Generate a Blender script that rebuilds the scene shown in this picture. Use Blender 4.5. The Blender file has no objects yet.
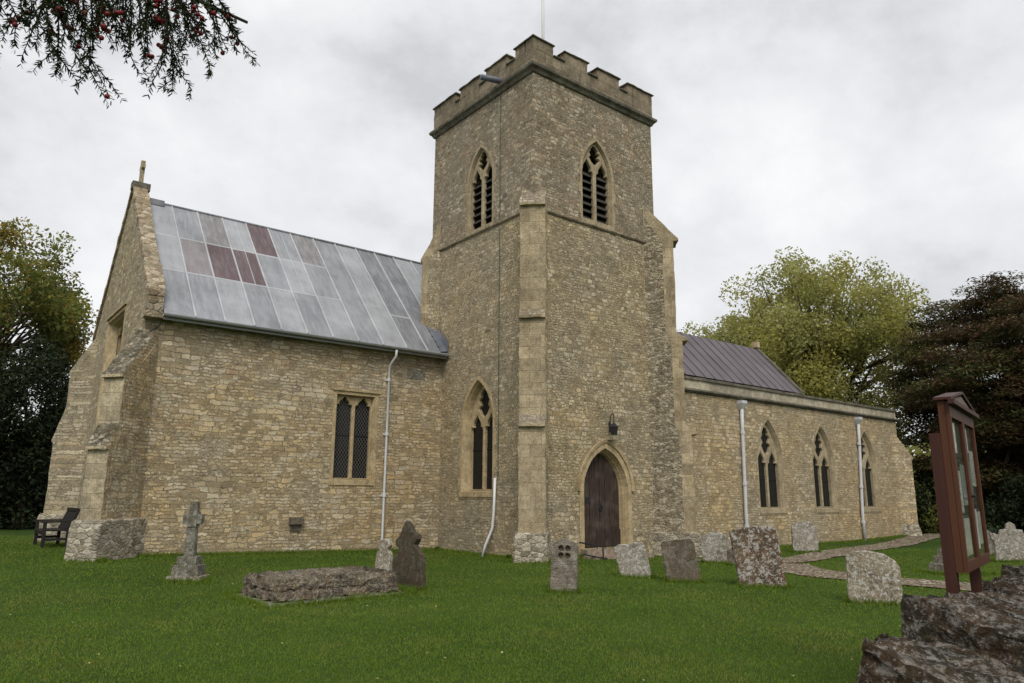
import bpy, bmesh, math, random
import numpy as np
from mathutils import Vector, Matrix, noise as mnoise

SC = bpy.context.scene
COL = SC.collection
RAD = math.radians

# ------------------------------------------------------------------ camera
cam_d = bpy.data.cameras.new("camera")
cam = bpy.data.objects.new("camera", cam_d)
COL.objects.link(cam)
YAW, PIT, ROL = RAD(38.4114), RAD(11.947), RAD(0.33226)
Fv = Vector((math.sin(YAW)*math.cos(PIT), math.cos(YAW)*math.cos(PIT), math.sin(PIT)))
Rv = Vector((math.cos(YAW), -math.sin(YAW), 0))
Uv = Rv.cross(Fv)
R2 = Rv*math.cos(ROL) + Uv*math.sin(ROL)
U2 = -Rv*math.sin(ROL) + Uv*math.cos(ROL)
M = Matrix((R2, U2, -Fv)).transposed().to_4x4()
M.translation = (0, 0, 1.6)
cam.matrix_world = M
cam_d.sensor_width = 36
cam_d.lens = 730.255/1024*36
cam_d.clip_end = 2000
cam_d.clip_start = 0.05
SC.camera = cam

# ------------------------------------------------------------------ sky and sun
SUN_EL, SUN_AZ = 46, 214          # azimuth clockwise from +Y
w = bpy.data.worlds.new("World"); SC.world = w; w.use_nodes = True
nt = w.node_tree; nt.nodes.clear()
def N(t, **k):
    n = nt.nodes.new(t)
    for a, b in k.items(): setattr(n, a, b)
    return n
out = N('ShaderNodeOutputWorld'); bg = N('ShaderNodeBackground'); bg.inputs[1].default_value = 0.084
sky = N('ShaderNodeTexSky', sky_type='NISHITA', sun_disc=False)
sky.sun_elevation = RAD(SUN_EL); sky.sun_rotation = RAD(SUN_AZ)
tc = N('ShaderNodeTexCoord')
mp = N('ShaderNodeMapping'); mp.inputs['Scale'].default_value = (1.0, 1.0, 1.35); mp.inputs['Location'].default_value = (7.3, 2.2, 3.4)
n1 = N('ShaderNodeTexNoise'); n1.inputs['Scale'].default_value = 2.5; n1.inputs['Detail'].default_value = 7; n1.inputs['Roughness'].default_value = .58; n1.inputs['Distortion'].default_value = .08
cr = N('ShaderNodeValToRGB')
e = cr.color_ramp.elements
e[0].position = .34; e[0].color = (5.1, 5.18, 5.35, 1)
e[1].position = .63; e[1].color = (8.0, 8.02, 8.05, 1)
m_ = cr.color_ramp.elements.new(.46); m_.color = (6.6, 6.66, 6.78, 1)
mx = N('ShaderNodeMixRGB'); mx.inputs[0].default_value = .94
nt.links.new(tc.outputs['Generated'], mp.inputs[0]); nt.links.new(mp.outputs[0], n1.inputs['Vector'])
nt.links.new(n1.outputs['Fac'], cr.inputs[0])
nt.links.new(sky.outputs[0], mx.inputs[1]); nt.links.new(cr.outputs[0], mx.inputs[2])
nt.links.new(mx.outputs[0], bg.inputs[0]); nt.links.new(bg.outputs[0], out.inputs[0])

sun_d = bpy.data.lights.new("sun", 'SUN'); sun_d.energy = 1.5; sun_d.angle = RAD(25); sun_d.color = (1, .96, .9)
sun = bpy.data.objects.new("sun", sun_d); COL.objects.link(sun)
sd = Vector((math.sin(RAD(SUN_AZ))*math.cos(RAD(SUN_EL)), math.cos(RAD(SUN_AZ))*math.cos(RAD(SUN_EL)), math.sin(RAD(SUN_EL))))
sun.rotation_euler = sd.to_track_quat('Z', 'Y').to_euler()

SC.view_settings.view_transform = 'Standard'
SC.view_settings.look = 'None'
SC.view_settings.exposure = 0.60
SC.view_settings.gamma = 1.0
SC.view_settings.use_curve_mapping = False

# ------------------------------------------------------------------ material helpers
class NT:
    def __init__(s, name):
        s.m = bpy.data.materials.new(name); s.m.use_nodes = True
        s.t = s.m.node_tree; s.t.nodes.clear()
        s.out = s.n('ShaderNodeOutputMaterial'); s.b = s.n('ShaderNodeBsdfPrincipled')
        s.l(s.b.outputs[0], s.out.inputs[0])
        s.b.inputs['Roughness'].default_value = .9
        s.b.inputs['Specular IOR Level'].default_value = .2
    def n(s, t, **k):
        x = s.t.nodes.new(t)
        for a, b in k.items(): setattr(x, a, b)
        return x
    def l(s, a, b): s.t.links.new(a, b)
    def coord(s, scale=(1,1,1), kind='Object', loc=(0,0,0), rot=(0,0,0)):
        tc = s.n('ShaderNodeTexCoord'); mp = s.n('ShaderNodeMapping')
        mp.inputs['Scale'].default_value = scale; mp.inputs['Location'].default_value = loc; mp.inputs['Rotation'].default_value = rot
        s.l(tc.outputs[kind], mp.inputs[0]); return mp.outputs[0]
    def noise(s, v, scale, detail=3, rough=.5, dist=0):
        x = s.n('ShaderNodeTexNoise'); x.inputs['Scale'].default_value = scale; x.inputs['Detail'].default_value = detail
        x.inputs['Roughness'].default_value = rough; x.inputs['Distortion'].default_value = dist
        s.l(v, x.inputs['Vector']); return x.outputs['Fac']
    def ramp(s, f, stops, interp='LINEAR'):
        x = s.n('ShaderNodeValToRGB'); x.color_ramp.interpolation = interp
        el = x.color_ramp.elements
        while len(el) < len(stops): el.new(.5)
        for i, (p, c) in enumerate(stops):
            el[i].position = p
            el[i].color = (c, c, c, 1) if isinstance(c, (int, float)) else (*c, 1)
        s.l(f, x.inputs[0]); return x.outputs[0]
    def mix(s, f, a, b, mode='MIX'):
        x = s.n('ShaderNodeMixRGB', blend_type=mode)
        for i, v in enumerate((f, a, b)):
            if isinstance(v, (int, float)): x.inputs[i].default_value = v if i == 0 else (v, v, v, 1)
            elif isinstance(v, tuple): x.inputs[i].default_value = (*v, 1)
            else: s.l(v, x.inputs[i])
        return x.outputs[0]
    def math(s, op, a, b=0.0):
        x = s.n('ShaderNodeMath', operation=op)
        for i, v in enumerate((a, b)):
            if isinstance(v, (int, float)): x.inputs[i].default_value = v
            else: s.l(v, x.inputs[i])
        return x.outputs[0]
    def vor(s, v, scale, feature='F1', rnd=1.0):
        x = s.n('ShaderNodeTexVoronoi', feature=feature); x.inputs['Scale'].default_value = scale
        x.inputs['Randomness'].default_value = rnd
        s.l(v, x.inputs['Vector']); return x
    def bump(s, h, strength=.5, dist=.02):
        x = s.n('ShaderNodeBump'); x.inputs['Strength'].default_value = strength; x.inputs['Distance'].default_value = dist
        s.l(h, x.inputs['Height']); s.l(x.outputs[0], s.b.inputs['Normal'])
    def color(s, c):
        if isinstance(c, tuple): s.b.inputs['Base Color'].default_value = (*c, 1)
        else: s.l(c, s.b.inputs['Base Color'])
        return s.m

def rubble(name, stops, scale=7, squash=2.4, mortar=(.42,.355,.25), grey=(.30,.285,.24), greyamt=.4, pale=0.0, red=0.0, loc=(0,0,0), gold=0.0, course=None, usign=-1):
    s = NT(name)
    v0 = s.coord((1,1,squash), loc=loc)
    vn = s.n('ShaderNodeTexNoise'); vn.inputs['Scale'].default_value = 3.2; vn.inputs['Detail'].default_value = 3
    s.l(v0, vn.inputs['Vector'])
    off = s.n('ShaderNodeMixRGB', blend_type='ADD'); off.inputs[0].default_value = .10
    s.l(v0, off.inputs[1]); s.l(vn.outputs['Color'], off.inputs[2]); v = off.outputs[0]
    vc = s.vor(v, scale); ve = s.vor(v, scale, 'DISTANCE_TO_EDGE')
    sep = s.n('ShaderNodeSeparateColor'); s.l(vc.outputs['Color'], sep.inputs[0])
    ow = s.coord((1,1,1), loc=loc)
    r0, r1, r2, edge = sep.outputs[0], sep.outputs[1], sep.outputs[2], ve.outputs['Distance']
    if course:
        # irregular courses of flat walling stones in the plane of the wall, two sizes mixed in patches
        xyz = s.n('ShaderNodeSeparateXYZ'); s.l(ow, xyz.inputs[0])
        u = s.math('ADD', xyz.outputs[0], s.math('MULTIPLY', xyz.outputs[1], float(usign)))
        wv = s.n('ShaderNodeTexNoise'); wv.inputs['Scale'].default_value = 3.6; wv.inputs['Detail'].default_value = 5; wv.inputs['Roughness'].default_value = .68; s.l(ow, wv.inputs['Vector'])
        ws = s.n('ShaderNodeSeparateColor'); s.l(wv.outputs['Color'], ws.inputs[0])
        uu = s.math('ADD', u, s.math('MULTIPLY', s.math('SUBTRACT', ws.outputs[0], .5), .34))
        zz = s.math('ADD', xyz.outputs[2], s.math('MULTIPLY', s.math('SUBTRACT', ws.outputs[1], .5), .17))
        cb = s.n('ShaderNodeCombineXYZ'); s.l(uu, cb.inputs[0]); s.l(zz, cb.inputs[1])
        res = []
        for row, wid, ofs, sq in ((course[0], course[1], .5, .62), (course[0]*1.6, course[1]*1.35, .37, .72)):
            br = s.n('ShaderNodeTexBrick', offset=ofs, squash=sq, squash_frequency=3, offset_frequency=2); s.l(cb.outputs[0], br.inputs['Vector'])
            br.inputs['Color1'].default_value = (0,0,0,1); br.inputs['Color2'].default_value = (1,1,1,1); br.inputs['Mortar'].default_value = (.5,.5,.5,1)
            br.inputs['Scale'].default_value = 1; br.inputs['Mortar Size'].default_value = .016; br.inputs['Mortar Smooth'].default_value = 1.0; br.inputs['Bias'].default_value = 0
            br.inputs['Brick Width'].default_value = wid; br.inputs['Row Height'].default_value = row
            res.append((br.outputs['Color'], br.outputs['Fac']))
        sel = s.ramp(s.noise(s.coord(loc=(4,1,6)), 1.1, 4, .6), [(.49,0.0),(.53,1.0)])
        rc = s.mix(sel, res[0][0], res[1][0]); fc = s.mix(sel, res[0][1], res[1][1])
        r0 = s.math('FRACT', s.math('MULTIPLY', rc, 13.7)); r1 = s.math('FRACT', s.math('MULTIPLY', rc, 31.3)); r2 = s.math('FRACT', s.math('MULTIPLY', rc, 57.9))
        edge = s.math('MULTIPLY', s.math('SUBTRACT', 1.0, fc), .16)
    val = s.ramp(r1, [(0,.70),(.5,1.0),(1,1.26)])
    base = s.mix(1, s.ramp(r0, stops), val, 'MULTIPLY')
    fine = s.noise(ow, 30, 5, .72); med = s.noise(s.coord((1,1,1.7), loc=loc), 2.1, 6, .7); big = s.noise(ow, .5, 5, .62, .4)
    base = s.mix(s.math('MULTIPLY', s.ramp(big, [(.42,0.0),(.62,1.0)]), greyamt), base, s.mix(1, grey, val, 'MULTIPLY'))
    if gold: base = s.mix(s.math('MULTIPLY', s.ramp(s.noise(s.coord(loc=(2,6,8)), .42, 4, .6), [(.45,0.0),(.62,1.0)]), gold), base, s.mix(1, (.47,.335,.15), val, 'MULTIPLY'))
    if pale: base = s.mix(s.math('MULTIPLY', s.ramp(s.noise(s.coord((1,1,2.4), loc=(5,2,1)), 1.0, 7, .8), [(.53,0.0),(.62,1.0)]), pale), base, (.56,.49,.36))
    if red: base = s.mix(s.math('MULTIPLY', s.ramp(s.noise(s.coord((1,1,1.6), loc=(9,4,2)), 1.3, 6, .75), [(.55,0.0),(.66,1.0)]), red), base, (.36,.215,.115))
    crm = s.math('MULTIPLY', s.ramp(r2, [(.74,0.0),(.80,1.0)]), .45)
    base = s.mix(crm, base, (.54,.48,.365))
    drk = s.math('MULTIPLY', s.ramp(r2, [(.10,1.0),(.15,0.0)]), .45)
    base = s.mix(drk, base, (.20,.155,.10))
    mt = s.ramp(s.math('ADD', edge, s.math('MULTIPLY', s.math('SUBTRACT', fine, .5), .22)), [(0.0,1.0),(.10,0.0)])
    morc = s.mix(s.ramp(s.noise(ow, 7, 5, .75), [(.42,1.0),(.52,0.0)]), mortar, tuple(c*.22 for c in mortar))  # mortar drops to dark patches: shadow in the gaps, painted into the colour
    base = s.mix(s.math('MULTIPLY', mt, .62), base, morc)
    base = s.mix(1, base, s.ramp(fine, [(.30,.48),(.5,1.0),(.70,1.5)]), 'MULTIPLY')
    base = s.mix(1, base, s.ramp(med, [(.30,.74),(.5,1.0),(.70,1.20)]), 'MULTIPLY')
    slot = s.ramp(s.noise(s.coord((1,1,2.6), loc=(3,8,2)), 8, 5, .75), [(.32,1.0),(.39,0.0)])  # small flat slots of painted shadow, as between stones
    base = s.mix(s.math('MULTIPLY', slot, .65), base, (.065,.052,.036))
    h = s.math('ADD', s.ramp(edge, [(0.0,0.0),(.14,1.0)]), s.math('MULTIPLY', fine, .8))
    h = s.math('ADD', h, s.math('MULTIPLY', r2, .5))
    s.bump(h, .75, .03)
    s.b.inputs['Specular IOR Level'].default_value = .1
    return s.color(base)

TAN = [(0,(.31,.235,.13)),(.3,(.41,.32,.185)),(.6,(.46,.37,.23)),(.85,(.42,.30,.155)),(1,(.55,.475,.34))]
GRY = [(0,(.265,.215,.13)),(.35,(.36,.295,.185)),(.7,(.415,.35,.23)),(.9,(.375,.28,.155)),(1,(.50,.44,.32))]
M_WING = rubble('coursed limestone rubble', TAN, 6.4, 3.0, greyamt=.45, pale=.8, red=.5, gold=.4, course=(.085,.25), usign=1)
M_GABLE = rubble('dun limestone rubble', GRY, 7.5, 2.2, greyamt=.3, red=.3, loc=(2,0,5), course=(.085,.20), usign=1)
M_TOWER = rubble('grey gold limestone rubble', GRY, 8.0, 2.0, greyamt=.5, gold=.35, red=.15, grey=(.28,.25,.185), loc=(1,7,3), course=(.075,.155))
M_TOWTOP = rubble('browner limestone rubble', [(0,(.18,.147,.10)),(.4,(.26,.21,.138)),(.8,(.30,.235,.148)),(1,(.38,.33,.25))], 8.0, 2.0, greyamt=.35, red=.5, loc=(4,1,3), course=(.075,.155))
M_AISLE = rubble('fine tan limestone rubble', TAN, 7.8, 2.1, greyamt=.42, red=.35, gold=.4, loc=(0,3,9), course=(.078,.17))
M_MOSSY = rubble('dark mossy rubble weathering', [(0,(.09,.078,.05)),(.5,(.16,.138,.10)),(1,(.26,.23,.175))], 7.5, 1.6, mortar=(.13,.12,.085), greyamt=.3, grey=(.12,.12,.09), loc=(6,3,1))
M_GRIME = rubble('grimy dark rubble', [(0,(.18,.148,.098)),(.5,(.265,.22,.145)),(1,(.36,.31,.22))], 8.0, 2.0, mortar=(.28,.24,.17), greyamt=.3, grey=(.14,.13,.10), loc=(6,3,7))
M_PLINTH = rubble('pale lichened rubble', [(0,(.19,.163,.115)),(.5,(.275,.24,.178)),(1,(.39,.355,.285))], 6.0, 1.7, greyamt=.4, grey=(.36,.33,.27), loc=(0,3,1))
M_COPERUB = rubble('orange lichened coping rubble', [(0,(.20,.155,.095)),(.5,(.29,.225,.14)),(1,(.38,.32,.23))], 5.0, 1.6, greyamt=.3, red=.8, loc=(2,9,4))

def ashlar(name, c1, c2, stain=(.12,.10,.07), stain_amt=.5, joints=True, bh=.32, bw=.62):
    s = NT(name)
    ow = s.coord()
    f = s.noise(ow, 2.2, 5, .65); fine = s.noise(ow, 30, 4, .6)
    base = s.mix(s.ramp(f, [(.35,0.0),(.65,1.0)]), c1, c2)
    h = fine
    if joints:
        tc = s.n('ShaderNodeTexCoord'); sp = s.n('ShaderNodeSeparateXYZ'); s.l(tc.outputs['Object'], sp.inputs[0])
        u = s.math('SUBTRACT', s.math('MULTIPLY', sp.outputs[0], .9), s.math('MULTIPLY', sp.outputs[1], .6))
        cb = s.n('ShaderNodeCombineXYZ'); s.l(u, cb.inputs[0]); s.l(sp.outputs[2], cb.inputs[1])
        br = s.n('ShaderNodeTexBrick'); s.l(cb.outputs[0], br.inputs['Vector'])
        br.inputs['Color1'].default_value = (.76,.74,.71,1); br.inputs['Color2'].default_value = (1.16,1.13,1.07,1); br.inputs['Mortar'].default_value = (.74,.70,.64,1)
        br.inputs['Scale'].default_value = 1; br.inputs['Mortar Size'].default_value = .008; br.inputs['Mortar Smooth'].default_value = .4
        br.inputs['Brick Width'].default_value = bw; br.inputs['Row Height'].default_value = bh
        base = s.mix(1, base, br.outputs['Color'], 'MULTIPLY')
        h = s.math('SUBTRACT', fine, s.math('MULTIPLY', br.outputs['Fac'], 1.2))
    base = s.mix(1, base, s.ramp(fine, [(.3,.62),(.5,1.0),(.7,1.32)]), 'MULTIPLY')
    base = s.mix(1, base, s.ramp(s.noise(s.coord(loc=(4,4,4)), 5.5, 6, .75), [(.3,.66),(.5,1.0),(.7,1.22)]), 'MULTIPLY')
    drip = s.ramp(s.noise(s.coord((2.2,2.2,.22), loc=(1,5,2)), 3.0, 6, .7), [(.56,0.0),(.68,1.0)])
    base = s.mix(s.math('MULTIPLY', drip, .55), base, stain)
    st = s.ramp(s.noise(s.coord((1,1,.6), loc=(7,2,4)), 1.7, 7, .75), [(.52,0.0),(.72,1.0)])
    base = s.mix(s.math('MULTIPLY', st, stain_amt), base, stain)
    lic = s.ramp(s.noise(ow, 9, 4, .7), [(.62,0.0),(.70,1.0)])
    base = s.mix(s.math('MULTIPLY', lic, .45), base, (.46,.44,.38))
    s.bump(h, .6, .015)
    s.b.inputs['Specular IOR Level'].default_value = .1
    return s.color(base)
M_ASH = ashlar('golden limestone ashlar', (.305,.25,.16), (.385,.325,.225), (.15,.127,.09), .85)
M_ASHPALE = ashlar('pale limestone ashlar', (.33,.28,.19), (.40,.35,.25), (.17,.145,.105), .75)
M_DRESS = ashlar('ochre window dressing stone', (.35,.265,.145), (.44,.35,.215), (.19,.155,.10), .8, False)
M_DRESSG = ashlar('grey window dressing stone', (.29,.235,.15), (.37,.305,.20), (.15,.125,.085), .8, False)
M_PARA = ashlar('weathered parapet stone', (.18,.15,.108), (.25,.212,.155), (.075,.064,.048), .85, True, .30, .55)
M_PARA2 = ashlar('pale lichened parapet stone', (.33,.295,.225), (.44,.40,.32), (.12,.105,.08), .7, True, .5, 1.1)
M_COPE = ashlar('dark mossy coping stone', (.09,.082,.062), (.17,.155,.12), (.045,.042,.032), .6, False)
M_LICHENCOPE = ashlar('orange lichened coping stone', (.20,.155,.095), (.14,.115,.078), (.17,.095,.04), .7, False)

def simple(name, c, rough=.7, spec=.3, var=.25, nscale=6, metal=0, bump=0):
    s = NT(name); f = s.noise(s.coord(), nscale, 5, .6)
    s.b.inputs['Roughness'].default_value = rough; s.b.inputs['Specular IOR Level'].default_value = spec; s.b.inputs['Metallic'].default_value = metal
    if bump: s.bump(s.noise(s.coord(), nscale*5, 4, .6), bump, .01)
    return s.color(s.mix(f, tuple(x*(1-var) for x in c), tuple(x*(1+var) for x in c)))

def lead(name, c, streak=(.38,.39,.41), amt=.55):
    s = NT(name)
    a = s.noise(s.coord((3.4,.5,.5)), 2.6, 8, .75); b = s.noise(s.coord(), 1.1, 4, .6)
    base = s.mix(s.ramp(b, [(.35,0.0),(.65,1.0)]), tuple(x*.80 for x in c), tuple(x*1.12 for x in c))
    dkst = s.ramp(s.noise(s.coord((4.5,.6,.6), loc=(3,1,7)), 2.2, 7, .75), [(.54,0.0),(.68,1.0)])
    base = s.mix(s.math('MULTIPLY', dkst, .45), base, tuple(x*.6 for x in c))
    base = s.mix(s.math('MULTIPLY', s.ramp(a, [(.45,0.0),(.7,1.0)]), amt), base, streak)
    sp = s.ramp(s.noise(s.coord((1,1,1)), 14, 4, .7), [(.60,0.0),(.7,1.0)])
    base = s.mix(s.math('MULTIPLY', sp, .2), base, (.12,.12,.125))
    s.b.inputs['Roughness'].default_value = .55; s.b.inputs['Specular IOR Level'].default_value = .3
    s.bump(b, .25, .02)
    return s.color(base)
M_LEAD = [lead('grey sheet lead', (.225,.235,.252)), lead('pale sheet lead', (.295,.305,.32)), lead('dark sheet lead', (.165,.172,.186)),
          lead('mauve stained lead', (.205,.185,.19), (.29,.275,.28), .8), lead('dark purple stained lead', (.105,.072,.075), (.20,.165,.165), .75),
          lead('mottled brown lead', (.19,.18,.185), (.34,.335,.34), .85)]
M_ROLL = lead('lead roll', (.42,.43,.445))
M_FLASH = lead('blue grey lead flashing', (.12,.13,.155), (.2,.2,.22))
M_AROOF = lead('purple grey roof sheet', (.105,.088,.098), (.175,.155,.165), .55)
M_PIPE = simple('weathered white painted pipe', (.52,.52,.52), .5, .3, .2, 9)
M_PIPEG = simple('grey lead downpipe', (.50,.50,.51), .5, .3, .22, 7)
M_GUTTER = simple('dark iron gutter', (.05,.05,.052), .5, .3)
M_GUTTERG = simple('grey eaves gutter', (.30,.305,.31), .6, .3)
M_BLACK = simple('black iron', (.015,.015,.016), .5, .35)
M_GREENCABLE = simple('green conductor tape', (.05,.09,.06), .6, .2)
M_POLE = simple('white painted pole', (.62,.62,.62), .4, .4, .08)
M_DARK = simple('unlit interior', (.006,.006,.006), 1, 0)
M_LOUV = simple('dark louvre slate', (.055,.05,.043), .85, .15, .3, 8)

def glass_mat(name, lattice=True, c=(.006,.006,.006), lc=(.10,.098,.088), pitch=.09):
    s = NT(name)
    s.b.inputs['Roughness'].default_value = .22; s.b.inputs['Specular IOR Level'].default_value = .12
    tc = s.n('ShaderNodeTexCoord'); sp = s.n('ShaderNodeSeparateXYZ'); s.l(tc.outputs['UV'], sp.inputs[0])
    base = c
    u, v = sp.outputs[0], sp.outputs[1]
    v = s.math('MULTIPLY', v, .68)
    def lines(x):
        fr = s.math('FRACT', s.math('DIVIDE', x, pitch)); d = s.math('ABSOLUTE', s.math('SUBTRACT', fr, .5))
        return s.math('GREATER_THAN', d, .43)
    g = s.math('MAXIMUM', lines(s.math('ADD', u, v)), lines(s.math('SUBTRACT', u, v)))
    base = s.mix(g, s.mix(s.noise(s.coord(), 7, 3), c, tuple(x*2.4 for x in c)), lc)
    s.l(s.mix(g, .2, .8), s.b.inputs['Roughness'])
    s.bump(s.noise(s.coord(), 5, 2), .25, .02)
    return s.color(base)
M_GLASSL = glass_mat('leaded glass behind wire guard')
M_GLASS = glass_mat('dark leaded glass', lc=(.03,.029,.026), c=(.008,.008,.0075), pitch=.09)

def door_mat():
    s = NT('dark oak planks')
    v = s.coord((1,1,.12)); f = s.noise(v, 22, 5, .65)
    base = s.mix(s.ramp(f, [(.3,0.0),(.7,1.0)]), (.018,.012,.009), (.062,.043,.033))
    base = s.mix(s.ramp(s.noise(s.coord(), 3, 4), [(.5,0.0),(.7,.5)]), base, (.11,.085,.07))
    s.bump(f, .5, .01); s.b.inputs['Roughness'].default_value = .75
    return s.color(base)
M_DOOR = door_mat()

def wood(name, a, b, rough=.55, scale=(8,8,.8)):
    s = NT(name); f = s.noise(s.coord(scale), 3, 5, .6)
    s.b.inputs['Roughness'].default_value = rough; s.bump(f, .25, .005)
    return s.color(s.mix(f, a, b))
M_MAHOG = wood('red brown varnished wood', (.052,.019,.010), (.10,.038,.018))
M_MAHOGD = wood('dark maroon painted post', (.036,.013,.009), (.062,.022,.014))
M_BENCH = wood('dark weathered bench wood', (.012,.011,.010), (.03,.027,.024), .7)

def grave(name, c1, c2, white=.6, rust=.0, moss=0.0, dark=0.0, strata=0.0, wscale=9):
    s = NT(name); v = s.coord()
    oi = s.n('ShaderNodeObjectInfo'); ad = s.n('ShaderNodeMixRGB', blend_type='ADD'); ad.inputs[0].default_value = 1
    mu = s.math('MULTIPLY', oi.outputs['Random'], 37.0); s.l(v, ad.inputs[1]); s.l(mu, ad.inputs[2]); v = ad.outputs[0]
    big = s.noise(v, 2.2, 5, .65); fine = s.noise(v, 38, 4, .65)
    base = s.mix(s.ramp(big, [(.35,0.0),(.65,1.0)]), c1, c2)
    if rust: base = s.mix(s.math('MULTIPLY', s.ramp(s.noise(v, 3.5, 6, .7, .5), [(.44,0.0),(.54,1.0)]), rust), base, (.17,.085,.04))
    if dark: base = s.mix(s.math('MULTIPLY', s.ramp(s.noise(v, 5, 6, .75), [(.5,0.0),(.62,1.0)]), dark), base, (.035,.03,.024))
    if moss: base = s.mix(s.math('MULTIPLY', s.ramp(s.noise(v, 4, 6, .75), [(.5,0.0),(.66,1.0)]), moss), base, (.055,.06,.025))
    if white:
        vw = s.noise(v, wscale, 6, .78, .3)
        base = s.mix(s.math('MULTIPLY', s.ramp(vw, [(.505,0.0),(.56,1.0)]), white), base, (.50,.49,.45))
        vo = s.vor(v, wscale*2.2); d = s.ramp(vo.outputs['Distance'], [(.18,1.0),(.27,0.0)])
        sepc = s.n('ShaderNodeSeparateColor'); s.l(vo.outputs['Color'], sepc.inputs[0])
        base = s.mix(s.math('MULTIPLY', s.math('MULTIPLY', d, s.math('GREATER_THAN', sepc.outputs[0], .55)), white), base, (.55,.54,.50))
    base = s.mix(1, base, s.ramp(fine, [(.25,.55),(.5,1.0),(.75,1.4)]), 'MULTIPLY')
    h = s.math('ADD', fine, big)
    if strata:
        vs = s.noise(s.coord((2.2,2.2,9)), 3.2, 7, .72, .5); h = s.math('ADD', h, s.math('MULTIPLY', vs, 2*strata))
        base = s.mix(1, base, s.ramp(vs, [(.35,.6),(.6,1.2)]), 'MULTIPLY')
    s.bump(h, .8, .02); s.b.inputs['Specular IOR Level'].default_value = .1
    return s.color(base)
M_G_WHITE = grave('white lichened gravestone', (.20,.178,.135), (.28,.255,.21), .65, .12, .15, .35, 0, 15)
M_G_WARM = grave('buff lichened gravestone', (.20,.165,.11), (.29,.255,.19), .65, .2, .1, .5, 0, 14)
M_G_BROWN = grave('grey brown gravestone', (.085,.07,.05), (.14,.118,.088), .12, .15, .35, .3)
M_G_RUST = grave('rust lichened gravestone', (.07,.05,.032), (.115,.085,.056), .55, .35, .0, .6, 0, 14)
M_G_DARK = grave('dark mossy gravestone', (.045,.038,.026), (.08,.066,.046), .06, .1, .5, .4)
M_G_STRATA = grave('ridged weathered gravestone', (.15,.13,.10), (.24,.21,.165), .2, .1, .2, .2, .8)
M_G_GREY = grave('grey green cross stone', (.105,.098,.075), (.18,.168,.13), .3, .05, .35, .45)
M_TOMB = grave('mossy tomb stone', (.075,.06,.038), (.145,.12,.08), .28, .2, .4, .75, .2, 30)
M_SLAB = grave('brown rough walling stone', (.016,.0125,.009), (.044,.036,.025), .22, .15, .22, .8, .55, 26)
M_STEP = grave('reddish step stone', (.22,.165,.115), (.30,.24,.175), .3, .3, .1, .2)

# ------------------------------------------------------------------ geometry helpers
class MB:
    def __init__(s): s.v = []; s.f = []; s.m = []; s.uv = None
    def add(s, verts, faces, mat=0):
        o = len(s.v); s.v += [tuple(p) for p in verts]
        for f in faces: s.f.append(tuple(i+o for i in f)); s.m.append(mat)
        return s
    def box(s, lo, hi, mat=0, M=None):
        x0,y0,z0 = lo; x1,y1,z1 = hi
        vs = [Vector(p) for p in ((x0,y0,z0),(x1,y0,z0),(x1,y1,z0),(x0,y1,z0),(x0,y0,z1),(x1,y0,z1),(x1,y1,z1),(x0,y1,z1))]
        if M is not None: vs = [M @ p for p in vs]
        return s.add(vs, [(0,3,2,1),(4,5,6,7),(0,1,5,4),(1,2,6,5),(2,3,7,6),(3,0,4,7)], mat)
    def tube(s, pts, r, n=8, mat=0, cap=True):
        pts = [Vector(p) for p in pts]; rs = r if isinstance(r, (list, tuple)) else [r]*len(pts)
        rings = []; prev = None
        for i, p in enumerate(pts):
            t = (pts[min(i+1, len(pts)-1)] - pts[max(i-1, 0)]).normalized()
            a = prev if prev is not None else (Vector((0,0,1)) if abs(t.z) < .9 else Vector((1,0,0)))
            x = (a - t*a.dot(t))
            if x.length < 1e-5: x = t.orthogonal()
            x.normalize(); prev = x; y = t.cross(x)
            rings.append([p + (x*math.cos(2*math.pi*k/n) + y*math.sin(2*math.pi*k/n))*rs[i] for k in range(n)])
        vs = [q for ring in rings for q in ring]; fs = []
        for i in range(len(pts)-1):
            for k in range(n): fs.append((i*n+k, i*n+(k+1)%n, (i+1)*n+(k+1)%n, (i+1)*n+k))
        if cap: fs.append(tuple(range(n-1,-1,-1))); fs.append(tuple((len(pts)-1)*n+k for k in range(n)))
        return s.add(vs, fs, mat)
    def mesh(s, me, mat=0, M=None):
        vs = [(M @ v.co) if M is not None else v.co.copy() for v in me.vertices]
        s.add(vs, [tuple(p.vertices) for p in me.polygons], mat); return s
    def build(s, name, mats, parent=None, smooth=False):
        me = bpy.data.meshes.new(name); me.from_pydata(s.v, [], s.f); me.update()
        mats = mats if isinstance(mats, (list, tuple)) else [mats]
        for m in mats: me.materials.append(m)
        me.polygons.foreach_set('material_index', s.m)
        if smooth: me.polygons.foreach_set('use_smooth', [True]*len(s.f))
        bm = bmesh.new(); bm.from_mesh(me); bmesh.ops.recalc_face_normals(bm, faces=bm.faces); bm.to_mesh(me); bm.free()
        o = bpy.data.objects.new(name, me); COL.objects.link(o)
        if parent: o.parent = parent
        return o

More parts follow.
